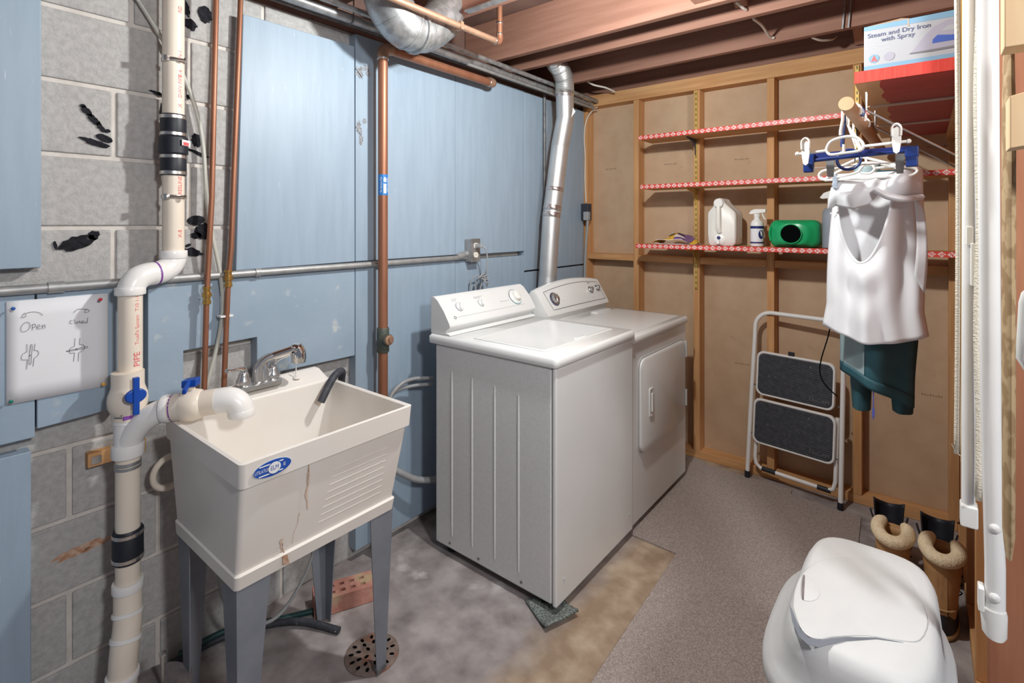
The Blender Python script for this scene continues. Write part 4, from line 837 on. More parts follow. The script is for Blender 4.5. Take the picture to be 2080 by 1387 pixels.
O('cap', MB().lathe([(.026, 0), (.026, .014), (.022, .018)], (1.018, 2.986, SZ + .240), -Y, 20), 'plastic_white', jg, smooth=True)
O('handle', MB().tube(smoothpath([(1.018, 2.975, SZ + .222), (1.020, 2.968, SZ + .18), (1.020, 2.968, SZ + .11), (1.022, 2.98, SZ + .078)], 5), .0125, 12), 'jug_white', jg, smooth=True)
O('tap_base', MB().lathe([(.030, 0), (.030, .004), (.024, .006), (.024, .009), (.018, .011)], (1.020, 2.986, SZ + .034), -Y, 24), 'plastic_white', jg, smooth=True)
O('tap_spout', MB().box(1.012, 1.028, 2.955, 2.976, SZ + .010, SZ + .034), 'plastic_white', jg, bevel=.003)
O('tap_button', MB().lathe([(.0095, 0), (.0095, .006), (.007, .008)], (1.020, 2.977, SZ + .046), -Y, 14), 'navy', jg, smooth=True, label='navy tap button')
def spray(name, x, y, label, body, s=1.0, lab=True):
    t = T(name, (x, y, SZ), label, 'spray bottle')
    O('bottle', MB().lathe([(.030 * s, .0008), (.033 * s, .004), (.033 * s, .12 * s), (.030 * s, .135 * s), (.016 * s, .148 * s), (.014 * s, .16 * s)], (x, y, SZ), n=24), body, t, smooth=True)
    hd = O('trigger_head', MB().cyl((x, y, SZ + .158 * s), (x, y, SZ + .178 * s), .0165 * s, 16).prism([(x - .040 * s, y - .010, SZ + .180 * s), (x - .030 * s, y - .010, SZ + .176 * s), (x + .044 * s, y - .010, SZ + .185 * s), (x + .046 * s, y - .010, SZ + .203 * s), (x - .010 * s, y - .010, SZ + .204 * s), (x - .028 * s, y - .010, SZ + .197 * s)], (0, .020, 0)), 'plastic_white', t, bevel=.002)
    O('trigger', MB().tube(smoothpath([(x + .026 * s, y, SZ + .184 * s), (x + .030 * s, y, SZ + .168 * s), (x + .038 * s, y, SZ + .152 * s), (x + .044 * s, y, SZ + .148 * s)], 4), .004 * s, 8), 'plastic_white', hd, smooth=True)
    if lab:
        for z0, z1, mt, r in ((.018, .112, 'label_white', .0334), (.018, .026, 'navy', .0338), (.098, .112, 'navy', .0338)):
            O('label_band', MB().lathe([(r - .0005, z0), (r, z0), (r, z1), (r - .0005, z1)], (x, y, SZ), n=24), mt, t, smooth=True)
        cc = V((x, y, SZ)); O('label_disc', MB().loft([[cc + V((math.sin(a0 + .42 * math.cos(q)) * rr_, -math.cos(a0 + .42 * math.cos(q)) * rr_, .066 + .024 * math.sin(q))) for q in [2 * math.pi * i / 20 for i in range(20)]] for rr_, a0 in ((.0335, .85), (.0342, .85))]), 'navy', t)
    return t
spray('spray_bottle', 1.208, 3.022, 'white spray bottle with navy label bands between jug and green bottle', 'plastic_white')
cs = spray('spray_bottle', 1.560, 3.03, 'clear spray bottle half hidden behind the hanging white shirt', 'clear_plastic', 1.42, False)
gj = T('detergent_bottle', (1.392, 3.05, SZ), 'green plastic detergent bottle lying with its open mouth facing out', 'bottle')
def gring(y, hx, hz, r): return [V((q.x, y, q.y)) for q in rr(1.392, SZ + .0725, hx, hz, r, 0, 6)]
O('body', MB().loft([gring(3.14, .095, .055, .03), gring(3.132, .112, .069, .035), gring(3.02, .117, .0715, .035), gring(2.992, .112, .068, .036), gring(2.982, .100, .058, .036),
                     gring(2.978, .086, .060, .045), gring(2.966, .078, .056, .05), gring(2.962, .062, .052, .051)]), 'green_plastic', gj, smooth=True, angle=60)
O('mouth', MB().lathe([(.050, 0), (.051, .012), (.047, .012), (.045, .0)], (1.384, 2.963, SZ + .072), -Y, 28), 'green_plastic', gj, smooth=True)
O('opening', MB().lathe([(.0465, 0), (.0465, .003)], (1.384, 2.960, SZ + .072), -Y, 28), 'black', gj, label='dark open mouth')
O('moulded_grip', MB().tube(smoothpath([(1.285, 2.985, SZ + .110), (1.279, 2.984, SZ + .072), (1.285, 2.985, SZ + .035)], 5), .006, 8), 'green_plastic', gj, smooth=True)
bg = T('snack_bag', (.75, 3.05, SZ), 'crumpled yellow and purple foil bag at the left of the lowest shelf', 'bag')
def bagtop(a, b):
    x = .622 + .262 * a + .03 * b * (.5 - a); y = 2.968 + .165 * b
    h = .006 + .088 * math.sin(math.pi * min(1, a * 1.05)) ** .8 * (.30 + .75 * b) * (1 - .35 * b * b) + .006 * math.sin(11 * a + 5 * b)
    return V((x, y, SZ + max(.004, h)))
O('top_film', MB().grid(lambda a, b: bagtop(a * .52, b), 12, 10), 'bag_yellow', bg, smooth=True, solid=.001)
O('top_film', MB().grid(lambda a, b: bagtop(.52 + a * .36, b), 10, 10), 'bag_purple', bg, smooth=True, solid=.001, label='purple half')
O('top_film', MB().grid(lambda a, b: bagtop(.88 + a * .12, b), 4, 10), 'bag_yellow', bg, smooth=True, solid=.001)
O('bottom_film', MB().grid(lambda a, b: V((.622 + .262 * a, 2.966 + .165 * b, SZ + .0025)), 4, 3), 'bag_white', bg, solid=.001)
for (a0, b0, w, hgt, mt) in ((.40, .62, .030, .018, 'bag_white'), (.62, .25, .036, .018, 'bag_white'), (.60, .55, .024, .014, 'ink'), (.40, .40, .024, .008, 'ink'), (.30, .22, .03, .005, 'bag_white')):
    O('bag_print', MB().grid(lambda a, b: bagtop(a0 + (a - .5) * w / .262 * 2 * (1 - abs(2 * b - 1) * .4), b0 + (b - .5) * hgt / .165 * 2) + V((0, -.001, .0022)), 6, 4), mt, bg, smooth=True)
O('mouth_rim', MB().tube([bagtop(.12 + .62 * i / 14, 0) + V((0, -.002, .001)) for i in range(15)], .0022, 6).tube([V((.655 + .165 * i / 14, 2.964 - .006 * math.sin(math.pi * i / 14), SZ + .004)) for i in range(15)], .0022, 6), 'bag_white', bg)

# ================================================================ RED SHELF, IRON BOX, ROD
rs = T('red_shelf', (1.9, 2.5, 1.855), 'red-stained plank shelf under the joists at the right wall', 'shelf')
for y0, y1 in ((1.872, 2.255), (2.278, 2.725), (2.748, 3.15)):
    O('plank', MB().box(1.752, 2.038, y0, y1, 1.856, 1.890), 'red_board', rs, bevel=.002)
for y0 in (2.278, 2.748): O('gap_batten', MB().box(1.765, 2.037, y0 - .0265, y0 + .003, 1.8515, 1.8555), 'batten', rs, label='pale unpainted batten in the gap')
O('front_edge', MB().box(1.752, 2.038, 1.868, 1.8715, 1.856, 1.891), 'red_edge', rs, label='bright red front edge')
O('cleat', MB().box(2.00, 2.038, 1.90, 3.15, 1.817, 1.8555), 'stud_y', rs)
ib = T('iron_box', (1.90, 1.95, 1.892), 'white and light blue carton for a steam iron on the red shelf', 'box')
bx0, bx1, by, bz0, bz1 = 1.775, 2.036, 1.884, 1.8925, 2.026
O('carton', MB().box(bx0, bx1, by, 2.01, bz0, bz1), 'box_white', ib, bevel=.001)
def ff(x0, x1, z0, z1, mat, nm='print_band', d=.0006): return O(nm, MB().box(bx0 + x0, bx0 + x1, by - d, by - d + .0004, bz0 + z0, bz0 + z1), mat, ib)
O('print_band', MB().prism([(bx0, by - .0006, bz1 - .012), (bx0 + .261, by - .0006, bz1 - .020), (bx0 + .261, by - .0006, bz1), (bx0, by - .0006, bz1)], (0, .0003, 0)), 'box_blue', ib)
ff(0, .261, 0, .014, 'box_blue')
text('carton_text', 'Steam and Dry Iron', .0185, (bx0 + .083, by - .001, bz1 - .030), X, Z, 'box_text', ib, sx=1.0)
text('carton_text', 'with Spray', .0185, (bx0 + .082, by - .001, bz1 - .047), X, Z, 'box_text', ib, sx=1.0)
for i, w in enumerate((.05, .025, .056, .03)): ff(.010, .010 + w, .072 - i * .0065, .0728 - i * .0065, 'grey_print')
def fpoly(pts, mat, nm, d=.001): return O(nm, MB().prism([(bx0 + a, by - d, bz0 + b) for a, b in pts], (0, .0003, 0)), mat, ib)
fpoly([(.110, .030), (.125, .050), (.145, .078), (.165, .098), (.195, .110), (.250, .108), (.255, .036)], 'iron_grey', 'iron_picture')
fpoly([(.180, .080), (.195, .094), (.245, .092), (.245, .078)], 'box_white', 'iron_picture', .0014)
fpoly([(.160, .050), (.162, .062), (.172, .072), (.200, .066), (.252, .062), (.252, .048), (.200, .050)], 'iron_blue', 'iron_picture', .0014)
fpoly([(.108, .030), (.160, .028), (.255, .030), (.255, .036), (.112, .033)], 'dark_print', 'iron_picture', .0014)
for cx_, mt in ((.025, 'box_blue'), (.062, 'iron_grey')):
    O('icon', MB().loft([[V((bx0 + cx_ + .0125 * math.cos(a), by - dd, bz0 + .034 + .0125 * math.sin(a))) for a in [2 * math.pi * i / 20 for i in range(20)]] for dd in (.0006, .001)]), mt, ib)
fpoly([(.017, .026), (.033, .026), (.025, .044)], 'print_red', 'icon', .0014)
O('open_flap', MB().prism([(bx0 + .01, by, bz1), (bx0 + .11, by, bz1), (bx0 + .09, by + .02, bz1 + .012), (bx0 + .03, by + .02, bz1 + .004)], (0, .001, .001)), 'cardboard', ib)
O('open_flap', MB().prism([(bx0 + .105, by - .001, bz1 - .022), (bx0 + .108, by - .001, bz1 - .022), (bx0 + .108, by - .001, bz1), (bx0 + .105, by - .001, bz1)], (0, .0005, 0)), 'cardboard', ib)
RX, RZ = 1.752, 1.757
cr = T('closet_rod', (RX, 1.66, RZ), 'thick wooden closet rod with a pale sawn end, carrying the hangers', 'rod')
O('rod', MB().cyl((RX, 1.655, RZ), (RX + .006, 3.15, RZ + .035), .0185, 24), 'dowel', cr, smooth=True)
O('sawn_end', MB().cyl((RX, 1.6545, RZ), (RX, 1.6552, RZ), .0183, 24), 'pale_wood', cr)
wr_ = T('wire_rack', (1.9, 2.2, 1.7), 'pair of slanting steel rods beneath the red shelf', 'rack')
for (u0, v0), (u1, v1), ya, yb in (((1760, 226), (1965, 327), 1.95, 2.05), ((1778, 260), (1965, 352), 2.18, 2.30)):
    a, b = at(u0, v0, y=ya), at(u1, v1, y=yb)
    O('wire', MB().tube([a + V((0, 0, .06)), a + V((0, 0, .004)), a + V((.004, 0, 0)), b], .0032, 8), 'chrome_dull', wr_, smooth=True)

# ================================================================ HANGERS
def hook(m, x, y, zb, r=.0042, R=.0225, side=1):
    c = V((RX, y, RZ + (y - 1.655) * .0235))
    pts = [V((x, y, zb)), V((x - .0 * side, y, zb + .012)), V((RX - R * side, y, c.z - .022))] + arc(c, R, math.pi if side > 0 else 0, (0 if side > 0 else math.pi) + (-.5 if side > 0 else .5), 12, X, Z)
    m.tube(pts, r, 8)
hw = T('clip_hanger', (1.75, 1.80, 1.65), 'white plastic clip hanger, front-most on the closet rod', 'hanger', 'hangers on the closet rod')
yA = 1.80; zA = 1.652
m = MB(); hook(m, 1.724, yA, zA + .042, .0045)
m.tube([(1.612, yA, zA - .005), (1.690, yA, zA - .001)], .0042, 8).tube([(1.776, yA, zA + .003), (1.880, yA, zA + .008)], .0042, 8)
m.tube(smoothpath([(1.690, yA, zA - .006), (1.688, yA, zA + .004), (1.700, yA, zA + .026), (1.735, yA, zA + .036), (1.765, yA, zA + .030), (1.780, yA, zA + .008), (1.772, yA, zA - .008), (1.735, yA, zA - .012), (1.700, yA, zA - .014), (1.690, yA, zA - .006)], 4), .0042, 8)
m.tube([(1.732, yA, zA - .012), (1.732, yA, zA + .014)], .004, 8)
for ex in (1.610, 1.884): m.lathe([(.002, -.006), (.0065, -.003), (.0065, .003), (.002, .006)], (ex, yA, zA - .004 if ex < 1.7 else zA + .008), X, 10)
O('frame', m, 'plastic_white', hw, smooth=True)
for xc, dz in ((1.634, -.003), (1.857, .014)):
    O('clip', MB().loft([[V((xc + px, yA - .010 + d, zA + dz + pz)) for px, pz in ((-.011, .022), (-.008, .032), (0, .036), (.008, .032), (.011, .022), (.011, -.004), (.007, -.034), (0, -.040), (-.007, -.034), (-.011, -.004))] for d in (0, .004)]), 'plastic_white', hw, bevel=.001)
    O('clip_loop', MB().tube(smoothpath([(xc - .010, yA - .012, zA + dz + .010), (xc - .010, yA - .012, zA + dz + .034), (xc, yA - .012, zA + dz + .044), (xc + .010, yA - .012, zA + dz + .034), (xc + .010, yA - .012, zA + dz + .010)], 4), .003, 6), 'plastic_white', hw, smooth=True)
hb = T('clip_hanger', (1.75, 1.84, 1.63), 'dark blue plastic clip hanger hung just behind the white one', 'hanger', 'hangers on the closet rod')
yB = 1.842; zB = 1.634
m = MB(); hook(m, 1.724, yB, zB + .03, .0055, .024); m.tube([(1.620, yB, zB - .006), (1.903, yB, zB + .006)], .0062, 8)
m.tube([V((1.740 + .030 * math.cos(a), yB, zB - .010 + .030 * math.sin(a))) for a in [2 * math.pi * i / 20 for i in range(21)]], .0045, 8)
O('frame', m, 'hanger_blue', hb, smooth=True)
O('bar', MB().box(1.650, 1.885, yB + .002, yB + .006, zB - .002, zB + .018), 'navy', hb)
for xc in (1.635, 1.890): O('clip', MB().box(xc - .014, xc + .014, yB - .014, yB + .010, zB - .042, zB - .012).box(xc - .016, xc + .016, yB - .010, yB + .010, zB - .014, zB + .016), 'hanger_blue', hb, bevel=.003)
hm = T('skirt_hanger', (1.76, 1.885, 1.6), 'thin wire hanger with two grey metal clips under the blue one', 'hanger', 'hangers on the closet rod')
yC = 1.885; m = MB(); hook(m, 1.752, yC, 1.655, .0022, .021); m.tube([(1.752, yC, 1.66), (1.752, yC, 1.616)], .0022, 6).tube([(1.64, yC, 1.608), (1.905, yC, 1.612)], .0020, 6)
O('wire', m, 'chrome_dull', hm, smooth=True)
for xc in (1.688, 1.862): O('metal_clip', MB().loft([[V((xc + sx * w, yC + sy * d, z)) for sx, sy in ((-1, -1), (1, -1), (1, 1), (-1, 1))] for z, w, d in ((1.634, .011, .012), (1.60, .010, .006), (1.578, .008, .003))]), 'conduit', hm)
yD = 1.95
hs = T('coat_hanger', (1.76, yD, 1.57), 'white tubular hanger with a flat bottom bar above the shirt', 'hanger', 'hangers on the closet rod')
m = MB(); hook(m, 1.765, yD, 1.640, .0042)
m.tube(smoothpath([(1.668, yD, 1.573), (1.652, yD, 1.580), (1.648, yD, 1.592), (1.660, yD, 1.604), (1.700, yD, 1.612), (1.745, yD, 1.632), (1.765, yD, 1.640), (1.800, yD, 1.628), (1.860, yD, 1.606), (1.893, yD, 1.598), (1.902, yD, 1.588), (1.890, yD, 1.577), (1.870, yD, 1.575)], 4), .0042, 8)
m.tube([(1.664, yD, 1.573), (1.875, yD, 1.575)], .0042, 8)
m.tube(smoothpath([(1.690, yD - .004, 1.580), (1.750, yD - .004, 1.592), (1.768, yD - .004, 1.612), (1.790, yD - .004, 1.614), (1.798, yD - .004, 1.600), (1.785, yD - .004, 1.588), (1.762, yD - .004, 1.590)], 4), .004, 8)
m.tube(smoothpath([(1.80, yD - .004, 1.603), (1.85, yD - .004, 1.606)], 3), .004, 8)
O('frame', m, 'plastic_white', hs, smooth=True)
hj = T('coat_hanger', (1.77, 2.10, 1.60), 'white hanger inside the teal jacket, at the back of the row', 'hanger', 'hangers on the closet rod')
m = MB(); hook(m, 1.765, 2.10, 1.635, .004)
m.tube(smoothpath([(1.64, 2.10, 1.585), (1.70, 2.10, 1.620), (1.765, 2.10, 1.637), (1.83, 2.10, 1.620), (1.90, 2.10, 1.585)], 4), .0045, 8)
O('frame', m, 'plastic_white', hj, smooth=True)

# ================================================================ SHIRT AND JACKET
sh = T('white_shirt', (1.79, 1.99, 1.09), 'white shirt hanging in soft folds from the hangers', 'shirt')
def lerp(a, b, t): return a + (b - a) * t
def xl(t): return lerp(1.690, 1.660, t) - .010 * math.sin(math.pi * t) + (.012 * max(0, (t - .86) / .14) * -1)
def xr(t): return lerp(1.912, 1.905, t) + .012 * math.sin(2.2 * t) + .014 * max(0, (t - .86) / .14)
ZT, ZB_ = 1.598, 1.105
def hem(s): return .030 * math.sin(math.pi * s) - .030 * max(0, .18 - s) / .18 * -1 - .018 * (1 - s) * 0
def fold(s, t, ph=0):
    k = .25 + .75 * t
    return k * (.014 * math.sin(13 * s + 2.2 * t + ph) + .008 * math.sin(23 * s - 3 * t + 1 + ph)) 
def back(s, t):
    z = lerp(ZT, ZB_, t) - (.055 * math.sin(math.pi * (s * .8 + .1)) if t > .999 else .055 * t * t * math.sin(math.pi * (s * .8 + .1)))
    return V((lerp(xl(t), xr(t), s), 2.035 + fold(s, t, 2) * .6 - .035 * math.sin(math.pi * s) * 0, z))
O('back_cloth', MB().grid(back, 26, 30), 'shirt', sh, smooth=True, solid=.002)
def neck(s):      # how far down the front opening dips
    c = .37; w = .33
    return .12 + .44 * max(0, 1 - ((s - c) / w) ** 2) ** .8 if abs(s - c) < w else .12
def front(s, t):
    t0 = neck(s); tt = lerp(t0, 1, t)
    z = lerp(ZT, ZB_, tt) - .055 * tt * tt * math.sin(math.pi * (s * .8 + .1))
    bulge = .050 * math.sin(math.pi * s) ** .7
    drape = .012 * math.sin(26 * (tt - .10 * math.cos(5 * (s - .4))) ) * max(0, 1 - abs(s - .38) / .30) * (1 - t)
    return V((lerp(xl(tt), xr(tt), s), 2.030 - bulge - fold(s, tt) - drape - .01 * (1 - t) * math.exp(-((s - .42) / .25) ** 2), z))
O('front_cloth', MB().grid(front, 44, 36), 'shirt', sh, smooth=True, solid=.002)
nk = [front(i / 40, 0) for i in range(2, 35)]
O('neck_hem', MB().tube(nk, .0042, 8), 'shirt', sh, smooth=True)
def band(s, t):   # the folded band swagged across the top
    up_ = [(0, .02), (.12, -.006), (.35, -.020), (.55, .0), (.75, .028), (.92, .044), (1, .030)]
    def ip(tab, q):
        for (a, b), (c, d) in zip(tab, tab[1:]):
            if q <= c: return lerp(b, d, (q - a) / (c - a))
        return tab[-1][1]
    lo_ = [(0, -.10), (.10, -.085), (.30, -.098), (.45, -.085), (.58, -.050), (.75, -.062), (.90, -.075), (1, -.070)]
    zt = 1.575 + ip(up_, s) * .7; zb = 1.575 + ip(lo_, s); z = lerp(zt, zb, t)
    x = lerp(1.688 - .022 * t, 1.915, s)
    return V((x, 2.005 - .052 * math.sin(math.pi * (.05 + .9 * s)) ** .6 - .018 * math.sin(math.pi * t) * (1 + .5 * math.sin(9 * s)) - .006 * math.sin(17 * s + 3 * t), z))
O('draped_band', MB().grid(band, 40, 12), 'shirt', sh, smooth=True, solid=.0022)
O('band_knot', MB().tube(smoothpath([(1.800, 1.940, 1.535), (1.832, 1.938, 1.515), (1.87, 1.948, 1.506), (1.91, 1.975, 1.512)], 5), [.016] * 4 + [.018] * 6 + [.016] * 6, 12, flat=.6), 'shirt', sh, smooth=True)
def tie(s, t):
    return V((lerp(1.892, 1.918, s) + .008 * math.sin(3 * t), 1.972 + .006 * math.sin(6 * t + 2 * s), lerp(1.525, 1.27, t) - .05 * s))
O('loose_strap', MB().grid(tie, 4, 14), 'shirt', sh, smooth=True, solid=.0018)
O('clear_clip', MB().box(1.686, 1.700, 1.942, 1.958, 1.545, 1.590), 'clear_plastic', sh, bevel=.003)
jk = T('teal_jacket', (1.79, 2.11, .80), 'dark teal jacket hanging behind the white shirt, sleeves and hem showing', 'jacket')
def jack(s, t, sgn, x0=1.690, x1=1.910, zt=1.605, zb=.90):
    z = lerp(zt, zb, t); hemz = (.035 - .085 * s) * t * t
    xa, xb = lerp(x0 + .04, x0, min(1, t * 3)), lerp(x1 - .04, x1 - .018 * t, min(1, t * 3))
    y = 2.115 + sgn * (.055 * math.sin(math.pi * s) ** .6 + .010 * math.sin(11 * s + 3 * t) * t)
    return V((lerp(xa, xb, s), y, z + hemz))
O('front_grey_panel', MB().grid(lambda s, t: jack(s * .36, t, -1), 12, 24), 'jacket_grey', jk, smooth=True, solid=.003, label='grey-green side panel')
O('front_teal_panel', MB().grid(lambda s, t: jack(.36 + s * .64, t, -1), 20, 24), 'jacket', jk, smooth=True, solid=.003)
O('back_panel', MB().grid(lambda s, t: jack(s, t, 1), 20, 16), 'jacket', jk, smooth=True, solid=.003)
O('hem_band', MB().grid(lambda s, t: jack(s, .965 + .05 * t, -1) + V((0, -.004, 0)), 30, 3), 'jacket', jk, smooth=True, solid=.004)
for (xc, zb, w, yy) in ((1.748, .790, .036, 2.155), (1.862, .802, .038, 2.16)):
    rings = []
    for k in range(13):
        t = k / 12; z = lerp(1.30, zb, t); ww = w * (1.0 + .15 * math.sin(5 * t)) * (1 if t < .85 else 1 - .9 * (t - .85))
        rings.append([V((xc + ww * math.cos(a) * (1 + .05 * math.sin(3 * a + 6 * t)), yy + .035 * math.sin(a) * (1 + .10 * math.sin(4 * a + 9 * t)), z)) for a in [2 * math.pi * i / 20 for i in range(20)]])
    O('sleeve', MB().loft(rings), 'jacket', jk, smooth=True)
O('collar', MB().grid(lambda s, t: V((1.735 + .07 * s, 2.065 - .02 * math.sin(math.pi * s), 1.565 + .055 * t + .01 * s)), 8, 5), 'jacket_grey', jk, smooth=True, solid=.004)
O('drawstring', MB().tube([(1.788, 2.055, .90), (1.788, 2.054, .835), (1.787, 2.054, .79)], .0018, 6).box(1.7845, 1.7915, 2.050, 2.057, .800, .825), 'blue_cord', jk)
O('black_cord', MB().tube(smoothpath([(1.672, 2.05, 1.12), (1.662, 2.05, 1.05), (1.640, 2.05, .96), (1.638, 2.05, .91), (1.655, 2.05, .875), (1.688, 2.05, .845)], 6), .0022, 6), 'black', jk, smooth=True)

# ================================================================ STEP LADDER
ld = T('step_ladder', (1.36, 3.07, 0), 'folded white two-step ladder with black ribbed treads against the back wall', 'step ladder')
LF, RF = V((1.142, 3.085, .0075)), V((1.592, 3.034, .001)); e1 = (RF - LF); LW = e1.length; e1n = e1.normalized(); upv = V((.02, .075, .955)).normalized()
fn = e1n.cross(upv).normalized()          # toward the room (-y)
if fn.y > 0: fn = -fn
def lp_(a, h, o=0): return LF + e1n * a + upv * h + fn * o
rail = [lp_(0, .03), lp_(.003, .40), lp_(.010, .80)] + arc(lp_(.095, .845), .085, math.pi, math.pi / 2, 8, e1n, upv) + [lp_(LW - .10, .930)] + arc(lp_(LW - .095, .845), .085, math.pi / 2, 0, 8, e1n, upv) + [lp_(LW - .004, .40), lp_(LW, .03)]
O('frame_tube', MB().tube(rail, .0115, 14), 'white_paint', ld, smooth=True)
for a in (0, LW): O('foot_cap', MB().tube([lp_(a, .001), lp_(a, .035)], .0145, 14), 'rubber', ld, smooth=True, label='black rubber foot')
rear = [lp_(.035, .44, -.022), lp_(.030, .12, -.022)] + [lp_(.036, .085, -.022), lp_(.060, .065, -.022)] + [lp_(LW - .065, .065, -.022), lp_(LW - .038, .08, -.022), lp_(LW - .030, .12, -.022), lp_(LW - .03, .44, -.022)]
O('rear_frame', MB().tube(rear, .0105, 12), 'white_paint', ld, smooth=True)
O('rear_pad', MB().tube([lp_(LW - .11, .065, -.022), lp_(LW - .05, .065, -.022)], .0125, 12), 'rubber', ld)
O('rear_pad', MB().tube([lp_(.07, .065, -.022), lp_(.14, .065, -.022)], .0125, 12), 'rubber', ld)
def step(a0, a1, h0, h1, o):
    def rg(ins, oo): return [LF + e1n * q.x + upv * q.y + fn * oo for q in rr((a0 + a1) / 2, (h0 + h1) / 2, (a1 - a0) / 2 - ins, (h1 - h0) / 2 - ins, .035 - ins * .5, 0, 6)]
    s = O('step', MB().loft([rg(0, o - .012), rg(0, o + .006), rg(.003, o + .010), rg(.008, o + .010), rg(.010, o + .007)]), 'white_paint', ld, smooth=True)
    t = O('tread', MB().loft([rg(.011, o + .0065), rg(.011, o + .009)]), 'hose_black', s, label='black rubber tread')
    n = 24; m = MB()
    for i in range(n):
        h = lerp(h0 + .018, h1 - .018, i / (n - 1)); ins = .014 + (.016 if i in (0, n - 1) else .005 if i in (1, n - 2) else 0)
        m.tube([LF + e1n * (a0 + ins) + upv * h + fn * (o + .0092), LF + e1n * (a1 - ins) + upv * h + fn * (o + .0092)], .0026, 5)
    g = O('tread_ribs', m, 'hose_black', s, kind='stuff', label='fine parallel rubber ribs')
    O('brand_plate', MB().obox(LF + e1n * (a1 - .070) + upv * (h0 + .038) + fn * (o + .0108), e1n * .046, upv * .0145, fn * .001), 'hose_black', s)
    text('brand_text', 'TRICAM', .027, LF + e1n * (a1 - .070) + upv * (h0 + .038), e1n, upv, 'conduit_dark', s, off=fn * (o + .0124), label='raised maker lettering')
step(.034, LW - .036, .475, .715, .018); step(.022, LW - .030, .205, .450, .004)
O('latch', MB().obox(lp_(LW * .5 - .02, .725, .015), e1n * .014, upv * .010, fn * .008), 'rubber', ld)
for a, h in ((-.004, .52), (-.004, .25), (LW + .004, .50), (LW + .004, .24)): O('rivet', MB().cyl(lp_(a, h, -.004), lp_(a + (.03 if a < .1 else -.03), h, .004), .004, 8), 'conduit_dark', ld)

# ================================================================ BOOTS
def boot(name, x, y, rz, label, tall=.285):
    t = T(name, (x, y, 0), label, 'boot', 'tan fleece-lined boots'); c, s = math.cos(rz), math.sin(rz)
    def P(a, b, z): return V((x + a * c - b * s, y + a * s + b * c, z))    # b = toward the toe
    def ringp(rx, ry, cb, z, n=20): return [P(rx * math.cos(q), cb + ry * math.sin(q), z) for q in [2 * math.pi * i / n for i in range(n)]]
    O('shaft', MB().loft([ringp(.036, .05, .012, .055), ringp(.040, .052, .004, .10), ringp(.045, .052, 0, .16), ringp(.050, .054, -.002, .22), ringp(.053, .066, .004, tall)], cap=False), 'boot_tan', t, smooth=True, solid=.004)
    O('rubber_foot', MB().loft([ringp(.044, .118, .060, .003), ringp(.047, .121, .060, .030), ringp(.044, .112, .054, .055), ringp(.040, .085, .035, .085), ringp(.0415, .060, .008, .105)]), 'boot_black', t, smooth=True)
    O('sole_welt', MB().loft([ringp(.046, .120, .060, .001), ringp(.050, .125, .060, .008), ringp(.050, .125, .060, .016), ringp(.047, .121, .060, .020)]), 'boot_trim', t, smooth=True)
    O('top_welt', MB().tube(ringp(.043, .064, .008, .104) + [P(.043, .008, .104)], .003, 6), 'boot_trim', t)
    O('heel_strap', MB().loft([[P(a, -.058 - (.004 if z > .15 else .002) + abs(a) * .25 + (.285 - z) * .03, z) for a in (-.014, .014)] + [P(a, -.052 + abs(a) * .25 + (.285 - z) * .03, z) for a in (.014, -.014)] for z in (.085, .15, .215, tall - .012)]), 'boot_tan', t)
    fl = [P(.046 * math.cos(q), .004 + .064 * math.sin(q), tall + .004 + .012 * math.sin(q)) for q in [math.radians(d) for d in range(124, 418, 14)]]
    k = len(fl); O('fleece_cuff', MB().tube(fl, [.0225 * (.60 if i in (0, k - 1) else .85 if i in (1, k - 2) else 1) for i in range(k)], 14), 'fleece', t, smooth=True, label='curly cream fleece cuff')
    O('tongue', MB().grid(lambda a, b: P(lerp(-.040, .040, a), .046 + .012 * math.sin(math.pi * a) - .004 * b, lerp(.13, tall - .006, b)), 8, 6), 'boot_tan', t, smooth=True, solid=.004)
    for i in range(4): O('lace', MB().tube(smoothpath([P(.040, .036, .12 + .03 * i), P(.054, .045, .13 + .03 * i), P(.046, .062, .126 + .03 * i), P(0, .070, .124 + .03 * i)], 3), .002, 5), 'black', t)
    return t
boot('boot', 1.827, 2.375, .03, 'tan fleece-lined boot with black rubber foot, nearer the carpet')
boot('boot', 1.967, 2.355, -.02, 'tan fleece-lined boot with black rubber foot, against the right wall')
def galosh(x, y, rz, label):
    t = T('black_boot', (x, y, 0), label, 'boot', 'black boots behind the tan ones'); c, s = math.cos(rz), math.sin(rz)
    def P(a, b, z): return V((x + a * c - b * s, y + a * s + b * c, z))
    def ringp(rx, ry, cb, z, n=20): return [P(rx * math.cos(q), cb + ry * math.sin(q), z) for q in [2 * math.pi * i / n for i in range(n)]]
    O('foot', MB().loft([ringp(.042, .13, .055, .002), ringp(.047, .136, .055, .03), ringp(.044, .12, .045, .07), ringp(.042, .07, .01, .11), ringp(.044, .058, 0, .16)]), 'boot_black', t, smooth=True)
    def flare(q0, q1, h, out):
        def f(a, b):
            q = lerp(q0, q1, a); r = 1 + out * b + .1 * math.sin(math.pi * a) * b
            return P(.045 * math.cos(q) * r, .058 * math.sin(q) * r, .15 + h * b * (.75 + .35 * abs(2 * a - 1) ** 1.5))
        return f
    O('shaft_front', MB().grid(flare(math.radians(15), math.radians(165), .105, .18), 14, 6), 'boot_black', t, smooth=True, solid=.006)
    O('shaft_rear', MB().grid(flare(math.radians(190), math.radians(350), .070, .42), 14, 6), 'boot_black', t, smooth=True, solid=.006)
galosh(1.803, 2.665, .05, 'black boot with flared top standing behind the left tan boot')
galosh(1.958, 2.645, -.05, 'black boot with flared top standing behind the right tan boot')

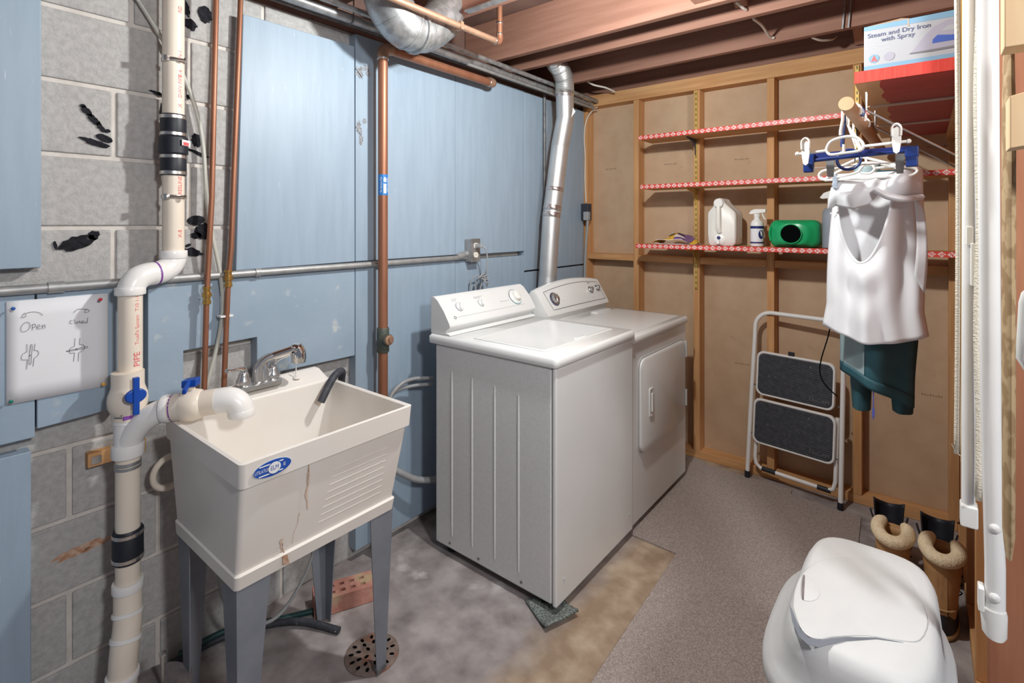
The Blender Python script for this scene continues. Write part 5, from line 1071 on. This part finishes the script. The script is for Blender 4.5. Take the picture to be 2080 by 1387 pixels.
# ================================================================ WASTE BIN
bn_ = T('waste_bin', (1.80, 1.37, 0), 'white plastic waste bin with a swing flap lid in the foreground', 'bin')
BX, BY = 1.800, 1.365
def se(hx, hy, z, n=40, p=2.7, ox=0, oy=0, tilt=0):
    out = []
    for i in range(n):
        a = 2 * math.pi * i / n; ca, sa = math.cos(a), math.sin(a)
        x = hx * math.copysign(abs(ca) ** (2 / p), ca); y = hy * math.copysign(abs(sa) ** (2 / p), sa)
        out.append(V((BX + ox + x, BY + oy + y, z + tilt * x)))
    return out
O('bin_body', MB().loft([se(.125, .20, .002), se(.130, .205, .012), se(.155, .236, .44), se(.158, .238, .485)]), 'bin_white', bn_, smooth=True)
O('lid_rim', MB().loft([se(.166, .250, .470, p=3), se(.171, .255, .474, p=3), se(.171, .255, .494, p=3), se(.167, .251, .505, p=3), se(.156, .244, .518, p=3), se(.142, .238, .540, p=3.4, ox=.008), se(.134, .235, .570, p=3.8, ox=.012), se(.129, .231, .595, p=4, ox=.014), se(.121, .222, .611, p=4, ox=.014), se(.108, .207, .619, p=4, ox=.014), se(.05, .10, .622, p=4, ox=.014), se(.01, .02, .622, ox=.014)]), 'bin_white', bn_, smooth=True, angle=70)
fo = [at(u, v, z=.6205) for u, v in ((1612, 1235), (1624, 1272), (1642, 1293), (1668, 1299), (1700, 1294), (1760, 1292), (1830, 1302), (1868, 1300), (1884, 1262), (1868, 1215), (1838, 1165), (1812, 1145), (1740, 1133), (1672, 1138), (1632, 1165), (1615, 1200))]
fo = smoothpath(fo + [fo[0]], 3)[:-1]
fcn = sum(fo, V((0, 0, 0))) / len(fo)
fp = O('swing_flap', MB().loft([fo, [p + V((0, 0, .0016)) for p in fo], [fcn + (p - fcn) * .975 + V((0, 0, .0030)) for p in fo], [fcn + (p - fcn) * .5 + V((0, 0, .0040)) for p in fo]]), 'bin_white', bn_, smooth=True, angle=50)
O('flap_gap', MB().prism([at(u, v, z=.6212) for u, v in ((1603, 1226), (1609, 1262), (1622, 1292), (1640, 1309), (1662, 1315), (1684, 1309), (1720, 1301), (1780, 1298), (1835, 1305), (1780, 1295), (1720, 1294), (1690, 1297), (1668, 1301), (1642, 1295), (1623, 1275), (1610, 1240))], (0, 0, .0006)), 'leg_grey', bn_, label='dark gap along the flap edge')
gp = at(1636, 1193, z=.6250); ga = (at(1637, 1162, z=.625) - at(1634, 1224, z=.625)).normalized(); gb = V((ga.y, -ga.x, 0))
O('finger_grip', MB().loft([[gp + gb * (.030 * k * max(0, math.cos(a)) - .002 * k) + ga * (.046 * k * math.sin(a)) + Z * h for a in [2 * math.pi * i / 24 for i in range(24)]] for k, h in ((1, -.001), (1, .0006), (.8, .0022), (.3, .0018))]), 'bin_white', fp, smooth=True)
O('grip_slot', MB().loft([[gp + gb * (-.004 + .0032 * math.cos(a)) + ga * (.045 * math.sin(a)) + Z * h for a in [2 * math.pi * i / 20 for i in range(20)]] for h in (-.001, .0016)]), 'sump', fp)

# ================================================================ FOLDED FRAME ON THE RIGHT
fc = T('folding_frame', (2.0, 1.35, .67), 'folded white tubular frame with cream fabric hanging at the right edge', 'folding frame')
def flatbar(name, pts, w, d, mat, parent, smooth=True):
    m = MB(); rings = []
    for p, k in pts: rings.append([V(p) + V((w * k * math.cos(a), d * math.sin(a), 0)) for a in [2 * math.pi * i / 20 for i in range(20)]])
    m.loft(rings); return O(name, m, mat, parent, smooth=True)
ft = flatbar('front_tube', [((2.019, 1.30, .705), .95), ((2.019, 1.30, .80), .95), ((2.016, 1.30, .90), .88), ((2.013, 1.30, 1.1), .95), ((2.010, 1.30, 1.6), 1), ((2.007, 1.30, 2.31), 1)], .0155, .013, 'white_paint', fc)
flatbar('end_cap', [((2.0185, 1.298, .668), .8), ((2.018, 1.298, .674), 1.02), ((2.017, 1.298, .712), 1.12), ((2.016, 1.298, .720), 1.08)], .0170, .016, 'plastic_white', fc)
O('cap_tab', MB().box(1.995, 2.004, 1.285, 1.312, .712, .755), 'plastic_white', fc, bevel=.002)
for z in (.745, .872):
    O('rivet', MB().lathe([(.0085, 0), (.0085, .002), (.006, .0045), (.001, .006)], (2.018, 1.288, z), (-.35, -1, 0), 16), 'white_paint', ft, smooth=True)
flatbar('rear_tube', [((1.9905, 1.47, .83), 1), ((1.9905, 1.47, 1.0), 1), ((1.9925, 1.47, 1.6), 1.05), ((1.9945, 1.47, 2.31), 1.1)], .0115, .012, 'white_paint', fc)
O('end_cap', MB().box(1.977, 2.006, 1.452, 1.488, .786, .832), 'plastic_white', fc, bevel=.004)
O('hook_clip', MB().box(1.986, 1.998, 1.448, 1.458, 1.385, 1.425).box(1.993, 2.000, 1.444, 1.458, 1.30, 1.39), 'plastic_white', fc, bevel=.002)
O('inner_fabric', MB().grid(lambda a, b: V((1.998 + .008 * a + .002 * math.sin(20 * b), 1.345 + .105 * a, .90 - .05 * a + 1.40 * b)), 6, 30), 'terry', fc, smooth=True, solid=.010)
O('outer_fabric', MB().grid(lambda a, b: V((1.972 + .010 * a + .003 * math.sin(4 * b), 1.505 + .05 * a, .92 + 1.38 * b)), 4, 30), 'terry', fc, smooth=True, solid=.008)
O('fabric_piping', MB().tube([V((1.9835 + .001 * math.sin(4 * q), 1.508, .905 + 1.39 * q)) for q in [i / 20 for i in range(21)]], .0042, 8), 'piping', fc, smooth=True, label='mustard yellow piping')
O('loose_thread', MB().tube([(1.982, 1.507, .915), (1.972, 1.505, .925), (1.965, 1.505, .94)], .001, 5), 'terry', fc)
O('patterned_cushion', MB().loft([[V((2.030 + .0085 * k * math.cos(a), 1.225 + .040 * k2 * math.sin(a), z)) for a in [2 * math.pi * i / 16 for i in range(16)]] for z, k, k2 in ((.86, .5, .5), (.90, .9, .9), (1.2, 1.0, 1), (1.6, 1, 1), (1.72, .8, .8), (1.74, .4, .5))]), 'floral', fc, smooth=True, label='beige floral cushion edge')
O('wood_block', MB().box(2.012, 2.16, 1.085, 1.135, 1.700, 1.80), 'pale_wood', bevel=.002, label='pale sawn wood block projecting at the top right corner', cat='wood block')
O('wood_block', MB().prism([(2.018, 1.085, 1.545), (2.16, 1.085, 1.565), (2.16, 1.085, 1.66), (2.018, 1.085, 1.625)], (0, .05, 0)), 'pale_wood', bevel=.002, label='pale sawn wood block below the upper one at the right edge', cat='wood block')
O('plastic_hook', MB().loft([[V((xc + w * math.cos(a), 1.10 + .012 * math.sin(a), z)) for a in [2 * math.pi * i / 14 for i in range(14)]] for z, xc, w in ((1.205, 2.040, .004), (1.225, 2.036, .010), (1.26, 2.040, .013), (1.31, 2.042, .013), (1.325, 2.042, .010), (1.332, 2.042, .004))]), 'plastic_white', smooth=True, label='white plastic end of a hanging tool at the right edge', cat='hook')
